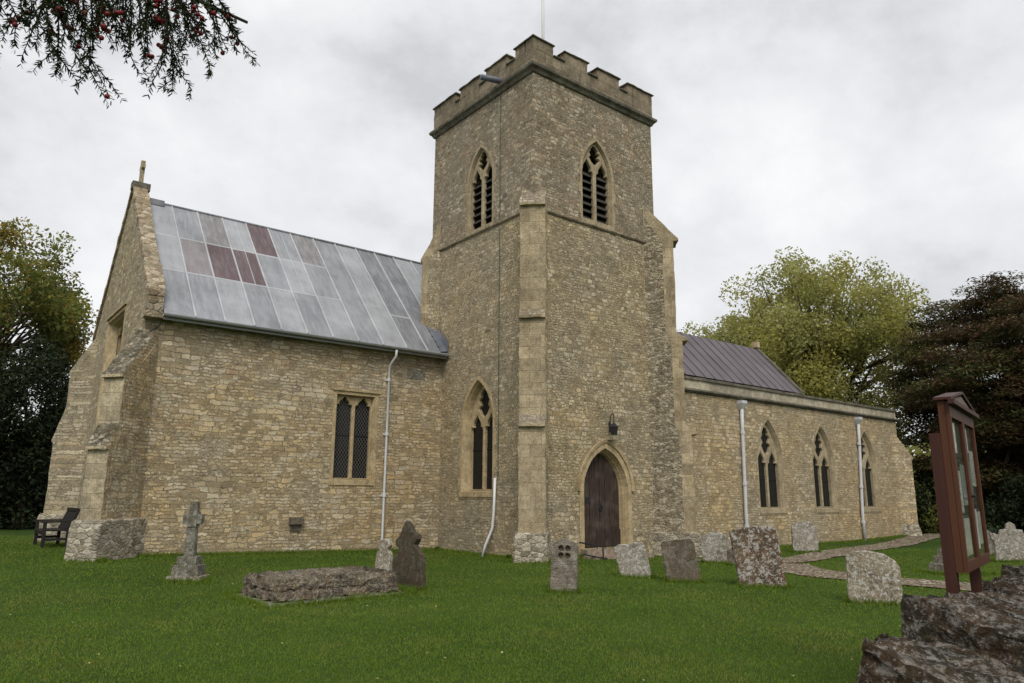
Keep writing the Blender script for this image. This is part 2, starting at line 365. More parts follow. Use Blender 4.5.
def plate(outer, holes=(), depth=.1, bevel=0.0):
    """flat shape with holes -> mesh in local (u,v,w), w in +-depth/2"""
    cu = bpy.data.curves.new('plate', 'CURVE'); cu.dimensions = '2D'; cu.fill_mode = 'BOTH'
    cu.extrude = max(depth/2 - bevel, .0005); cu.bevel_depth = bevel; cu.offset = -bevel; cu.bevel_resolution = 0
    for poly in (outer, *holes):
        sp = cu.splines.new('POLY'); sp.points.add(len(poly)-1); sp.use_cyclic_u = True
        for p, (x, y) in zip(sp.points, poly): p.co = (x, y, 0, 1)
    ob = bpy.data.objects.new('plate', cu); COL.objects.link(ob)
    dg = bpy.context.evaluated_depsgraph_get(); dg.update()
    me = bpy.data.meshes.new_from_object(ob.evaluated_get(dg))
    bpy.data.objects.remove(ob); bpy.data.curves.remove(cu)
    return me
def frame(O, U, V=(0,0,1)):
    U = Vector(U).normalized(); V = Vector(V).normalized(); W = U.cross(V)
    m = Matrix((U, V, W)).transposed().to_4x4(); m.translation = Vector(O); return m
def panel(mb, O, U, outer, holes, depth, mat=0, back=True, bevel=0):
    """plate whose front face lies in plane through O (spanned by U and z), thickness goes inwards (-W)"""
    fr = frame(O, U) @ Matrix.Translation((0,0,-depth/2))
    me = plate(outer, holes, depth, bevel); mb.mesh(me, mat, fr); bpy.data.meshes.remove(me)

def rect(x0, y0, x1, y1): return [(x0,y0),(x1,y0),(x1,y1),(x0,y1)]
def pointed(w, spring, apex, cx=0, y0=0, n=9):
    a = w/2; rise = apex - spring; R = (a*a + rise*rise)/w
    cl = R - a
    pts = [(cx-a, y0), (cx+a, y0)]
    th = math.atan2(rise, cl)      # right arc centre at (-cl)
    for i in range(n+1):
        t = th*i/n; pts.append((cx - cl + R*math.cos(t), spring + R*math.sin(t)))
    for i in range(n-1, -1, -1):
        t = th*i/n; pts.append((cx + cl - R*math.cos(t), spring + R*math.sin(t)))
    return pts
def cusped(w, spring, apex, cx=0, y0=0):
    a = w/2; r = apex - spring
    half = [(a,0),(a*1.0,.18),(a*.92,.30),(a*.60,.36),(a*.66,.46),(a*.60,.58),(a*.40,.72),(a*.2,.84)]
    pts = [(cx-a,y0),(cx+a,y0)] + [(cx+x, spring+r*y) for x, y in half] + [(cx, apex)] + [(cx-x, spring+r*y) for x, y in reversed(half)]
    return pts
def dagger(cx, y0, y1, w):
    pts = []; h = y1-y0; n = 7
    prof = [(0,0),(.55,.12),(.95,.30),(.62,.40),(.92,.56),(.62,.66),(.66,.74),(.3,.90)]
    r = [(cx + w/2*x, y0+h*y) for x, y in prof]; l = [(cx - w/2*x, y0+h*y) for x, y in reversed(prof[1:])]
    return r + [(cx, y1)] + l
def grow(poly, d, cx, cy0):
    """crude outward offset for window shapes: scale about centre"""
    xs = [p[0] for p in poly]; ys = [p[1] for p in poly]; w = max(xs)-min(xs); h = max(ys)-min(ys)
    return [(cx + (x-cx)*(w+2*d)/w, cy0 - d*.6 + (y-cy0)*(h+d*1.6)/h) for x, y in poly]

def roughen(ob, maxlen, amp, keep=None):
    bm = bmesh.new(); bm.from_mesh(ob.data); bmesh.ops.remove_doubles(bm, verts=bm.verts, dist=.0004)
    for _ in range(5):
        es = [e for e in bm.edges if e.calc_length() > maxlen]
        if not es or len(bm.verts) > 14000: break
        bmesh.ops.subdivide_edges(bm, edges=es, cuts=1, use_grid_fill=True)
    bmesh.ops.triangulate(bm, faces=[f for f in bm.faces if len(f.verts) > 4])
    bm.normal_update()
    for v in bm.verts:
        q = v.co*3.1; r = v.co*9.0
        d = Vector((mnoise.noise(q), mnoise.noise(q+Vector((9,3,1))), mnoise.noise(q+Vector((2,9,7)))))*amp
        d += Vector((mnoise.noise(r), mnoise.noise(r+Vector((9,3,1))), mnoise.noise(r+Vector((2,9,7)))))*amp*.7
        v.co += d
    bm.to_mesh(ob.data); bm.free(); ob.data.update(); return ob
def uvplane(me_ob, O, U):
    me = me_ob.data; uv = me.uv_layers.new(name='UVMap'); U = Vector(U).normalized(); O = Vector(O)
    for l in me.loops:
        p = me.vertices[l.vertex_index].co - O; uv.data[l.index].uv = (p.dot(U), p.z)

def empty(name, loc=(0,0,0), rz=0):
    o = bpy.data.objects.new(name, None); COL.objects.link(o); o.location = loc; o.rotation_euler = (0,0,rz); o.empty_display_size = .2; return o
def tag(o, label, cat, group=None, kind=None):
    if label: o['label'] = label
    if cat: o['category'] = cat
    if group: o['group'] = group
    if kind: o['kind'] = kind
    return o
def sstep(a, b, x):
    t = min(1, max(0, (x-a)/(b-a))); return t*t*(3-2*t)
def hz(x, y):
    h = 0.0
    if x < 12.3: h += .022*(12.3-max(x,0))*sstep(12.5, 19, y)
    h += -.12*sstep(13.2, 20, x)*(1-sstep(28, 35, x))*sstep(5, 11, y)
    h += .02*mnoise.noise(Vector((x*.35, y*.35, 0)))*sstep(3, 6, y)*(1-sstep(16,19,y))
    return h

# ------------------------------------------------------------------ ground
def mat_lawn():
    s = NT('mown grass turf'); v = s.coord()
    a = s.noise(v, .5, 5, .6); b = s.noise(v, 24, 4, .7); c = s.noise(v, 3.1, 4, .6)
    base = s.mix(s.ramp(a, [(.35,0.0),(.65,1.0)]), (.026,.056,.008), (.045,.082,.014))
    base = s.mix(s.math('MULTIPLY', s.ramp(c, [(.5,0.0),(.75,1.0)]), .5), base, (.060,.075,.020))
    base = s.mix(1, base, s.ramp(b, [(.25,.45),(.7,1.4)]), 'MULTIPLY')
    s.bump(b, .9, .03); s.b.inputs['Specular IOR Level'].default_value = .1
    return s.color(base)
M_LAWN = mat_lawn()
xs = sorted(set([-400,-200,-120,-70,-40,-25,-15,-10,-6] + [i*.5-4 for i in range(96)] + [46,50,60,75,100,150,250,500]))
ys = sorted(set([-400,-200,-100,-50,-25,-12,-6,-3] + [i*.5-1 for i in range(76)] + [38,42,50,60,80,120,200,400,600]))
mb = MB(); nx = len(xs)
mb.add([(x, y, hz(x,y)) for y in ys for x in xs], [(j*nx+i, j*nx+i+1, (j+1)*nx+i+1, (j+1)*nx+i) for j in range(len(ys)-1) for i in range(nx-1)])
ground = mb.build('lawn_ground', M_LAWN, smooth=True); ground['kind'] = 'structure'

# paths : (centreline, width)
PATHS = [([(17.9,11.3),(16.35,9.95),(15.45,8.2),(15.3,6.9),(15.4,5.9),(15.6,4.2),(16,2)], 1.5),
         ([(16.1,12.6),(17.4,11.8),(18.9,11.65),(20.5,11.9),(23.6,12.55),(28,13.2),(33.2,14.1),(38,15)], 1.15)]
def dseg(px, py, a, b):
    ax, ay = a; bx, by = b; dx, dy = bx-ax, by-ay
    t = np.clip(((px-ax)*dx + (py-ay)*dy)/(dx*dx+dy*dy), 0, 1)
    return np.hypot(px-ax-t*dx, py-ay-t*dy)
def path_dist(px, py):
    d = np.full(np.shape(px), 1e9)
    for pts, wd in PATHS:
        for a, b in zip(pts, pts[1:]): d = np.minimum(d, dseg(px, py, a, b) - wd/2)
    return d
def mat_gravel():
    s = NT('brown gravel'); v = s.coord()
    vo = s.vor(v, 17); sp = s.n('ShaderNodeSeparateColor'); s.l(vo.outputs['Color'], sp.inputs[0])
    base = s.ramp(sp.outputs[0], [(0,(.11,.08,.045)),(.4,(.25,.19,.12)),(.7,(.42,.34,.235)),(1,(.75,.69,.57))])
    base = s.mix(1, base, s.ramp(vo.outputs['Distance'], [(.1,1.15),(.6,.35)]), 'MULTIPLY')
    base = s.mix(s.ramp(s.noise(v, 1.3, 4), [(.5,0.0),(.7,.6)]), base, (.14,.10,.065))
    s.bump(s.math('SUBTRACT', 1.0, vo.outputs['Distance']), 1, .03)
    return s.color(base)
M_GRAVEL = mat_gravel()
def ribbon(name, pts, wd, z):
    mb = MB(); P = [Vector((*p, 0)) for p in pts]; S = []
    for i in range(len(P)-1):
        for k in range(12): 
            p0 = P[max(i-1,0)]; p1 = P[i]; p2 = P[i+1]; p3 = P[min(i+2,len(P)-1)]; t = k/12
            S.append(.5*((2*p1) + (p2-p0)*t + (2*p0-5*p1+4*p2-p3)*t*t + (3*p1-p0-3*p2+p3)*t**3))
    S.append(P[-1]); vs = []; NW = 7
    for i, p in enumerate(S):
        t = (S[min(i+1,len(S)-1)] - S[max(i-1,0)]).normalized(); n = Vector((-t.y, t.x, 0))
        for k in range(NW):
            e = (k/(NW-1)-.5)*2
            jit = mnoise.noise(Vector((p.x*1.3+e*7, p.y*1.3, z*100)))*.14
            q = p + n*(e*(wd/2 + (jit if abs(e) > .9 else 0)))
            vs.append((q.x, q.y, hz(q.x,q.y) + z + .015))
    mb.add(vs, [(i*NW+k, i*NW+k+1, (i+1)*NW+k+1, (i+1)*NW+k) for i in range(len(S)-1) for k in range(NW-1)])
    o = mb.build(name, M_GRAVEL, smooth=True); o['kind'] = 'structure'; return o
ribbon('gravel_path', PATHS[0][0], PATHS[0][1], .006)
ribbon('gravel_path', PATHS[1][0], PATHS[1][1], .011)

# ================================================================== THE CHURCH
XT, YT, XE, YN = 12.35, 14.65, 17.45, 19.9
church = empty('stone_church', (XT, YT, 0))
tag(church, 'old limestone parish church with square battlemented tower and lead roofed nave', 'church')
church_parts = []
def part(o, parent=None):
    """parent while keeping the mesh in world coordinates"""
    p = parent or church
    o.parent = p
    o.matrix_parent_inverse = Matrix.Identity(4)
    if p is church: o.location = (-XT, -YT, 0)
    return o

# window openings in wall coordinates
# tower south face: u = x - XT, v = z ; tower west face looks along -X: u = YN - y
BS = dict(cx=14.88-XT, y0=9.66, w=1.26, spring=11.15, apex=12.30)
DO = dict(cx=15.0-XT, y0=.22, w=1.74, spring=1.75, apex=2.93)
BW = dict(cx=YN-17.20, y0=9.62, w=1.26, spring=11.15, apex=12.30)
LW = dict(cx=YN-17.16, y0=1.72, w=1.50, spring=3.62, apex=4.92)
def P(d, g=0): return pointed(d['w']+2*g, d['spring'], d['apex']+g*1.2, d['cx'], d['y0']-g*.4)

mb = MB()
ZS = 9.47
WS = XE-XT; WW = YN-(YT+.7)
panel(mb, (XT,YT,0), (1,0,0), rect(0,-.4,WS,ZS), [P(DO)], .7, 0)
panel(mb, (XT,YT,0), (1,0,0), rect(0,ZS,WS,13.85), [P(BS)], .7, 1)
panel(mb, (XT,YN,0), (0,-1,0), rect(0,-.4,WW,ZS), [P(LW)], .7, 0)
panel(mb, (XT,YN,0), (0,-1,0), rect(0,ZS,WW,13.85), [P(BW)], .7, 1)
mb.box((XE-.7,YT+.7,-.4),(XE,YN,13.85),1); mb.box((XT+.7,YN-.7,-.4),(XE-.7,YN,13.85),1)
mb.box((XT+.7,YT+.7,13.5),(XE-.7,YN-.7,13.7),1)
part(mb.build('tower_wall', [M_TOWER, M_TOWTOP]))

def window(name, O, U, d, splay, depth, kind, mats, ring=.2, lights=2, square=False, hood=False):
    """O wall origin, U along wall. Makes surround (ring + splayed reveal), tracery, glazing"""
    fr = frame(O, U); W = Vector(U).normalized().cross(Vector((0,0,1)))
    mring, mglass = mats
    open_ = (rect(d['cx']-d['w']/2, d['y0'], d['cx']+d['w']/2, d['apex']) if square else P(d))
    mb = MB()
    # irregular quoined surround, 12 mm proud of the wall, and the reveal
    rnd = random.Random(hash(name) % 7 + int(d['cx']*10))
    if square:
        outer = rect(d['cx']-d['w']/2-ring, d['y0']-.16, d['cx']+d['w']/2+ring, d['apex']+.10)
    else:
        a = d['w']/2; outer = [(d['cx']-a-ring*.9, d['y0']-.2), (d['cx']+a+ring*.9, d['y0']-.2)]
        z = d['y0']-.2; side = []
        k = 0
        while z < d['spring']-.1:
            h = rnd.uniform(.24,.38); e = ring*(1.25 if k % 2 else .75)*rnd.uniform(.8,1.15); z2 = min(z+h, d['spring'])
            side += [(a+e, z),(a+e, z2)]; z = z2; k += 1
        arc = pointed(d['w']+2*ring*.85, d['spring'], d['apex']+ring*1.05, d['cx'], 0)[2:]
        outer = [(d['cx']+x, y) for x, y in side] + [p for p in arc if p[1] > d['spring']+.02] + [(d['cx']-x, y) for x, y in reversed(side)]
    me = plate(outer, [open_], .05); mb.mesh(me, 0, fr @ Matrix.Translation((0,0,-.013)))
    bpy.data.meshes.remove(me)
    cx = d['cx']; inner_w = d['w']-2*splay; sw = inner_w/d['w']
    yb = d['y0']+splay*.35
    if square: inner = [(cx+(x-cx)*sw, yb if y < d['y0']+.01 else d['apex']-splay*.6) for x, y in open_]
    else: inner = pointed(inner_w, d['spring'], d['apex']-splay*1.25, cx, yb)
    n = len(open_)
    # two-order moulded reveal
    steps = [(open_,0.012),([(a[0]*.72+b[0]*.28, a[1]*.72+b[1]*.28) for a,b in zip(open_,inner)],-depth*.22),
             ([(a[0]*.55+b[0]*.45, a[1]*.55+b[1]*.45) for a,b in zip(open_,inner)],-depth*.30),
             ([(a[0]*.18+b[0]*.82, a[1]*.18+b[1]*.82) for a,b in zip(open_,inner)],-depth*.75),(inner,-depth)]
    vs = [fr @ Vector((x,y,zz)) for poly, zz in steps for x, y in poly]; fs = []
    for i in range(len(steps)-1):
        for k in range(n): fs.append((i*n+k, i*n+(k+1)%n, (i+1)*n+(k+1)%n, (i+1)*n+k))
    mb.add(vs, fs)
    if hood:
        hb = d['apex']+.10; x0 = cx-d['w']/2-ring-.03; x1 = cx+d['w']/2+ring+.03
        mb.box((x0,hb,-.02),(x1,hb+.05,.06),0,fr)
    # sill
    mb.box((cx-d['w']/2-ring*.6, d['y0']-.15, -.05),(cx+d['w']/2+ring*.6, d['y0']-.003, .035),0,fr)
    wob = part(mb.build(name, mring))
    # tracery
    iw = inner_w; mull = (.13 if kind == 'louvre' else .105) if kind != 'door' else 0
    def hang(o): o.parent = wob; return o
    if kind in ('tracery','louvre','square'):
        lw = (iw-mull-.03)/2; lx = (lw+mull)/2
        if square:
            top = d['apex']-splay*.6; holes = [cusped(lw, top-.34, top-.04, cx+s*lx, yb+.03) for s in (-1,1)]
        else:
            sp = d['spring']; ap = d['apex']-splay*1.25
            fr_h = .46 if kind == 'louvre' else .27; hl = sp + (ap-sp)*fr_h
            holes = [cusped(lw, sp-(.05 if kind == 'louvre' else .25), hl, cx+s*lx, yb+.03) for s in (-1,1)]
            holes.append(dagger(cx, sp+(ap-sp)*(.36 if kind == 'louvre' else .18), ap-.05, iw*(.40 if kind == 'louvre' else .42)))
        out2 = [(cx+(x-cx)*1.01, y) for x, y in inner]
        me = plate(out2, holes, .13, .022); t = MB().mesh(me, 0, fr @ Matrix.Translation((0,0,-depth-.03))).build('tracery', mring); hang(t)
        bpy.data.meshes.remove(me)
    if kind == 'louvre':
        for s in (-1, 1):
            x0 = cx+s*lx-lw/2-.02; x1 = cx+s*lx+lw/2+.02
            z = yb+.08
            while z < d['spring']+.05:
                q = MB(); a = [(-depth-.03, z-.03),(-depth-.27, z+.20),(-depth-.27, z+.24),(-depth-.03, z+.012)]
                q.add([fr @ Vector((xx, zz, ww)) for xx in (x0,x1) for ww, zz in a], [(0,1,2,3),(7,6,5,4),(0,4,5,1),(1,5,6,2),(2,6,7,3),(3,7,4,0)])
                hang(q.build('louvre', M_LOUV)); z += .235
        g = MB(); g.add([fr @ Vector((x,y,-depth-.32)) for x, y in inner], [tuple(range(n))]); hang(g.build('dark_backing', M_DARK))  # near-black sheet painting the darkness of the unlit belfry behind the louvres
    elif kind in ('tracery','square'):
        g = MB(); g.add([fr @ Vector((x,y,-depth-.065)) for x, y in inner], [tuple(range(n))])
        go = g.build('glass', mglass); uvplane(go, O, U); hang(go)
        if square or True:
            b = MB(); zz = yb + (d['spring']-yb)*.62
            b.box((cx-iw/2, zz, -depth-.062),(cx+iw/2, zz+.022, -depth-.045),0,fr); hang(b.build('saddle_bar', M_BLACK))
    return wob

window('belfry_window', (XT,YT,0), (1,0,0), BS, .035, .12, 'louvre', (M_DRESSG, None), .11)
window('belfry_window', (XT,YN,0), (0,-1,0), BW, .035, .12, 'louvre', (M_DRESSG, None), .11)
window('traceried_window', (XT,YN,0), (0,-1,0), LW, .10, .26, 'tracery', (M_DRESS, M_GLASS), .11)

# --- west door in the south face of the tower
fr = frame((XT,YT,0), (1,0,0))
mb = MB(); o1 = P(DO); a = DO['w']/2
outer = [(DO['cx']+a+.16,.22),(DO['cx']+a+.16,1.75)] + [p for p in pointed(DO['w']+.3, 1.75, 3.10, DO['cx'])[2:] if p[1] > 1.77] + [(DO['cx']-a-.16,1.75),(DO['cx']-a-.16,.22)]
me = plate(outer, [[(x, y if y > .23 else .215) for x, y in o1]], .06); mb.mesh(me, 0, fr @ Matrix.Translation((0,0,-.016)))
inn = pointed(DO['w']-.20, 1.75, 2.80, DO['cx'], .22); st = [(o1,.014)]
for f, zz in ((.22,-.07),(.32,-.07),(.38,-.10),(.58,-.15),(.68,-.15),(.74,-.19),(1,-.28)):
    st.append(([(p[0]*(1-f)+q[0]*f, p[1]*(1-f)+q[1]*f) for p, q in zip(o1, inn)], zz))
n = len(o1); vs = [fr @ Vector((x,y,zz)) for poly, zz in st for x, y in poly]; fs = []
for i in range(len(st)-1):
    for k in range(n):
        if k == 0: continue
        fs.append((i*n+k, i*n+(k+1)%n, (i+1)*n+(k+1)%n, (i+1)*n+k))
mb.add(vs, fs)
# hood mould over the arch
h0 = [p for p in pointed(DO['w']+.30, 1.75, 3.10, DO['cx'])[2:]]; h1 = [p for p in pointed(DO['w']+.46, 1.75, 3.20, DO['cx'])[2:]]
n2 = len(h0); vs = []; 
for (p, q) in zip(h0, h1): vs += [fr @ Vector((*p,.0)), fr @ Vector((*p,.05)), fr @ Vector((*q,.075)), fr @ Vector((*q,.0))]
mb.add(vs, [(i*4+k, i*4+k+1, i*4+k+5, i*4+k+4) for i in range(n2-1) for k in range(3)])
arch = part(roughen(mb.build('door_arch', M_DRESS), 9, .008))
door = MB(); W0 = DO['cx']-(DO['w']-.16)/2; npl = 8; pw = (DO['w']-.16)/npl
dshape = pointed(DO['w']-.16, 1.75, 2.82, DO['cx'], .23)
def top_at(x):
    a = (DO['w']-.16)/2; rise = 2.82-1.75; R = (a*a+rise*rise)/(2*a); cl = R-a; dx = abs(x-DO['cx'])
    return 1.75 + math.sqrt(max(0, R*R-(cl+dx)**2))
for i in range(npl):
    x0 = W0+i*pw+.007; x1 = W0+(i+1)*pw-.007; seg = 4
    pts = [(x0,.24),(x1,.24)] + [(x1-(x1-x0)*k/seg, top_at(x1-(x1-x0)*k/seg)) for k in range(seg+1)]
    me = plate(pts, [], .05, .006); door.mesh(me, 0, fr @ Matrix.Translation((0,0,-.29+.004*(i%3)))); bpy.data.meshes.remove(me)
door.box((W0,.24,-.38),(W0+npl*pw,1.75,-.33),0,fr); 
me = plate(dshape, [], .04); door.mesh(me, 0, fr @ Matrix.Translation((0,0,-.355)))
do = part(door.build('plank_door', M_DOOR))
q = MB(); q.tube([fr @ Vector((DO['cx']+.02+.07*math.cos(t), 1.28+.07*math.sin(t), -.24)) for t in [i*.52 for i in range(13)]], .012, 6)
q.box((DO['cx']-.03,1.18,-.268),(DO['cx']+.07,1.40,-.256),0,fr); q.build('door_handle', M_BLACK).parent = do
q = MB(); q.box((DO['cx']-.58,1.40,-.268),(DO['cx']-.36,1.58,-.254),0,fr); q.build('lock_plate', M_BLACK).parent = do
stp = MB(); stp.box((14.0,14.40,-.2),(16.05,15.2,.215)); stp.box((13.85,14.02,-.2),(16.2,14.40,.07))
part(stp.build('door_step', M_STEP))

# --- string courses, cornice, battlements
def band(name, z0, z1, proj, mat, prof=None):
    mb = MB(); X0,X1,Y0,Y1 = XT,XE,YT,YN
    prof = prof or [(0,z0),(proj*.55,z0+.02),(proj,z0+(z1-z0)*.45),(proj,z0+(z1-z0)*.7),(0,z1)]
    vs = []
    for p, z in prof: vs += [(X0-p,Y0-p,z),(X1+p,Y0-p,z),(X1+p,Y1+p,z),(X0-p,Y1+p,z)]
    fs = [(i*4+k, i*4+(k+1)%4, (i+1)*4+(k+1)%4, (i+1)*4+k) for i in range(len(prof)-1) for k in range(4)]
    mb.add(vs, fs); return part(roughen(mb.build(name, mat), .3, .012))
band('string_course', 9.42, 9.54, .06, M_PARA)
band('cornice', 13.68, 13.98, .17, M_COPE, [(0,13.66),(.05,13.68),(.09,13.76),(.16,13.82),(.17,13.90),(.13,13.93),(0.0,14.04)])
# battlements : solid stone parapet with merlons, each merlon with its coping
par = MB(); T = .34; PX0, PX1, PY0, PY1 = XT-.05, XE+.05, YT-.05, YN+.05
for lo, hi in (((PX0,PY0,13.98),(PX1,PY0+T,14.44)),((PX0,PY1-T,13.98),(PX1,PY1,14.44)),((PX0,PY0+T,13.98),(PX0+T,PY1-T,14.44)),((PX1-T,PY0+T,13.98),(PX1,PY1-T,14.44))): par.box(lo,hi)
parapet = part(roughen(par.build('battlement_parapet', M_PARA), .35, .012))
cop = MB()
def run(a0, a1, z0, z1, axis, side, m, c, cope=True):
    """merlon block from a0..a1 along axis at a side"""
    if axis == 'x': y0 = PY0 if side == 0 else PY1-T; lo, hi = (a0,y0,z0),(a1,y0+T,z1); cl, ch = (a0-.05,y0-.05,z1),(a1+.05,y0+T+.05,z1+.09)
    else: x0 = PX0 if side == 0 else PX1-T; lo, hi = (x0,a0,z0),(x0+T,a1,z1); cl, ch = (x0-.05,a0-.05,z1),(x0+T+.05,a1+.05,z1+.09)
    if m is not None: m.box(lo, hi)
    if cope:
        x0,y0,zz = cl; x1,y1,z2 = ch
        ins = .07
        c.add([(x0,y0,zz),(x1,y0,zz),(x1,y1,zz),(x0,y1,zz),(x0,y0,zz+.035),(x1,y0,zz+.035),(x1,y1,zz+.035),(x0,y1,zz+.035),(x0+ins,y0+ins,z2),(x1-ins,y0+ins,z2),(x1-ins,y1-ins,z2),(x0+ins,y1-ins,z2)],
              [(0,3,2,1),(0,1,5,4),(1,2,6,5),(2,3,7,6),(3,0,4,7),(4,5,9,8),(5,6,10,9),(6,7,11,10),(7,4,8,11),(8,9,10,11)])
mer_x = [(PX0,13.08),(13.55,14.50),(14.94,15.92),(16.31,PX1)]
mer_y = [(PY0,15.43),(15.85,16.92),(17.26,18.34),(18.62,PY1)]
for side in (0,1):
    for i, (a0, a1) in enumerate(mer_x):
        m = MB(); c = MB(); run(a0, a1, 14.443, 14.78, 'x', side, m, c)
        mo = part(roughen(m.build('merlon', M_PARA), .3, .012)); roughen(c.build('merlon_coping', M_COPE), .25, .018).parent = mo
    for i, (a0, a1) in enumerate(mer_y):
        m = MB(); c = MB()
        b0 = a0+T+.053 if i == 0 else a0; b1 = a1-T-.053 if i == 3 else a1
        run(b0, b1, 14.443, 14.78, 'y', side, m, c)
        mo = part(roughen(m.build('merlon', M_PARA), .3, .012)); roughen(c.build('merlon_coping', M_COPE), .25, .018).parent = mo
for side in (0,1):      # thin copings in the gaps
    for (a, b) in zip(mer_x, mer_x[1:]): cop = MB(); run(a[1]+.053, b[0]-.053, 0, 14.443, 'x', side, None, cop); cop.build('embrasure_coping', M_COPE).parent = parapet
    for (a, b) in zip(mer_y, mer_y[1:]): cop = MB(); run(a[1]+.053, b[0]-.053, 0, 14.443, 'y', side, None, cop); cop.build('embrasure_coping', M_COPE).parent = parapet
# lead water spout on the west parapet
sp = MB(); sp.tube([(XT+.1,16.12,14.06),(XT-.10,16.14,14.06),(XT-.72,16.26,14.0)], [.10,.10,.085], 10)
part(sp.build('water_spout', M_FLASH, smooth=True))

# --- diagonal buttresses
def buttress(corner, ang, width, stages, back=None, slope_mat=None, front_only=False, name='diagonal_buttress', mat_f=None, mat_s=None, lip=.06, front=.26, plinth=None):
    """stages from the top: list of (z_top_of_slope, z_bottom_of_slope, projection) ; ang = heading of projection"""
    d = Vector((math.sin(ang), math.cos(ang), 0)); mb = MB()
    prof = []; prof_in = []
    zt = stages[0][0]; bz = back or zt+.5; prof.append((-.5, bz)); prof.append((-.42, bz)); cur = 0.0
    for (z1, z0, pr) in stages:
        if not (cur == 0.0): prof.append((cur, z1))
        prof += [(pr+lip, z0), (pr+lip, z0-.07), (pr, z0-.09)]; cur = pr
    prof.append((cur, -.4)); prof.append((-.5,-.4))
    clean = [prof[0]]
    for p in prof[1:]:
        if (Vector(p)-Vector(clean[-1])).length > 1e-4: clean.append(p)
    fr = Matrix((d, Vector((0,0,1)), d.cross(Vector((0,0,1))))).transposed().to_4x4(); fr.translation = Vector((*corner, 0))
    me = plate(clean, [], width, .012); mb.mesh(me, 0, fr); bpy.data.meshes.remove(me)
    # rubble cheeks between the dressed front stones and the wall
    ch = [(-.5, clean[0][1]-.25)]
    cur = 0
    for i, (z1, z0, pr) in enumerate(stages):
        zb = stages[i+1][0] if i+1 < len(stages) else -.4
        e = max(pr-front, .02)
        ch += [(e, z0-.12), (e, zb+.02 if i+1 < len(stages) else zb)]
    ch.append((-.5,-.4))
    me = plate(ch, [], width+.024); mb.mesh(me, 1, fr); bpy.data.meshes.remove(me)
    if plinth:
        zt, pr, extra = plinth
        pp = [(-.5,-.4),(pr+.1,-.4),(pr+.02,zt-.2),(pr-.03,zt-.03),(pr-.10,zt),(-.5,zt)]
        me = plate(pp, [], width+extra, .03); mb.mesh(me, 2, fr); bpy.data.meshes.remove(me)
    ob = mb.build(name, [mat_f or M_ASH, mat_s or M_TOWER, M_PLINTH, slope_mat or M_TOWTOP])
    for p in ob.data.polygons:
        if p.normal.z > .12 and p.material_index == 0: p.material_index = 3
        elif front_only and p.material_index == 0 and p.normal.dot(d) < .7: p.material_index = 1
    return part(roughen(ob, .30, .020))
buttress((XT,YT), RAD(225), .70, [(9.64,9.50,.25),(6.50,6.28,.38),(3.66,3.40,.52)], back=10.35, lip=.10, plinth=(.72,.80,.12))
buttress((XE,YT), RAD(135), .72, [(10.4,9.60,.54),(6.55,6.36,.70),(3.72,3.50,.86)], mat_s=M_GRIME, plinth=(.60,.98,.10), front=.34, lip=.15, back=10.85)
buttress((XT,YN), RAD(315), .70, [(10.15,9.2,.24),(6.5,6.2,.36)], front=.22, back=10.6)
# belt of corner stones above the buttress
# --- pipes and conductor on the west face of the tower
q = MB(); q.tube([(XT-.07,16.2,2.08),(XT-.07,16.24,1.2),(XT-.08,16.28,.75),(XT-.18,16.45,.30),(XT-.25,16.5,hz(12,16.4)-.02)], .038, 8)
part(q.build('drain_pipe', M_POLE, smooth=True))
q = MB(); q.tube([(XT-.02,16.17,9.30),(XT-.02,16.15,5),(XT-.02,16.13,2.12)], .010, 5); q.tube([(XT-.02,16.17,13.66),(XT-.02,16.17,9.60)], .010, 5)
part(q.build('lightning_conductor', M_GREENCABLE))

# ------------------------------------------------------------------ nave (the long wing on the left)
XG, YW, YR, YB = 3.75, 19.1, 22.6, 26.1
GT = .36
WN = dict(cx=9.46-XG-GT, y0=2.02, w=1.20, spring=4.0, apex=4.40)
mb = MB(); panel(mb, (XG+GT,YW,0), (1,0,0), rect(0,-.4,XT-XG-GT,5.93), [rect(WN['cx']-.60,2.02,WN['cx']+.60,4.40)], .7, 0)
mb.box((XG+GT,YB-.7,-.4),(17.4,YB,5.93))
part(mb.build('nave_wall', M_WING))
window('square_headed_window', (XG+GT,YW,0), (1,0,0), WN, .05, .16, 'square', (M_DRESS, M_GLASSL), .10, square=True, hood=True)
# gable wall, u = YB - y
GW = dict(cx=YB-22.9, y0=3.0, w=2.3, spring=6.0, apex=6.55)
slope = 1.08
mb = MB(); pk = 10.35
panel(mb, (XG,YB,0), (0,-1,0), [(0,-.4),(7,-.4),(7,pk-slope*3.5),(3.5,pk),(0,pk-slope*3.5)], [rect(GW['cx']-1.15,3.0,GW['cx']+1.15,6.55)], GT, 0)
part(mb.build('gable_wall', M_GABLE))
window('gable_window', (XG,YB,0), (0,-1,0), GW, .22, .28, 'square', (M_DRESS, M_GLASSL), .16, square=True, hood=True)
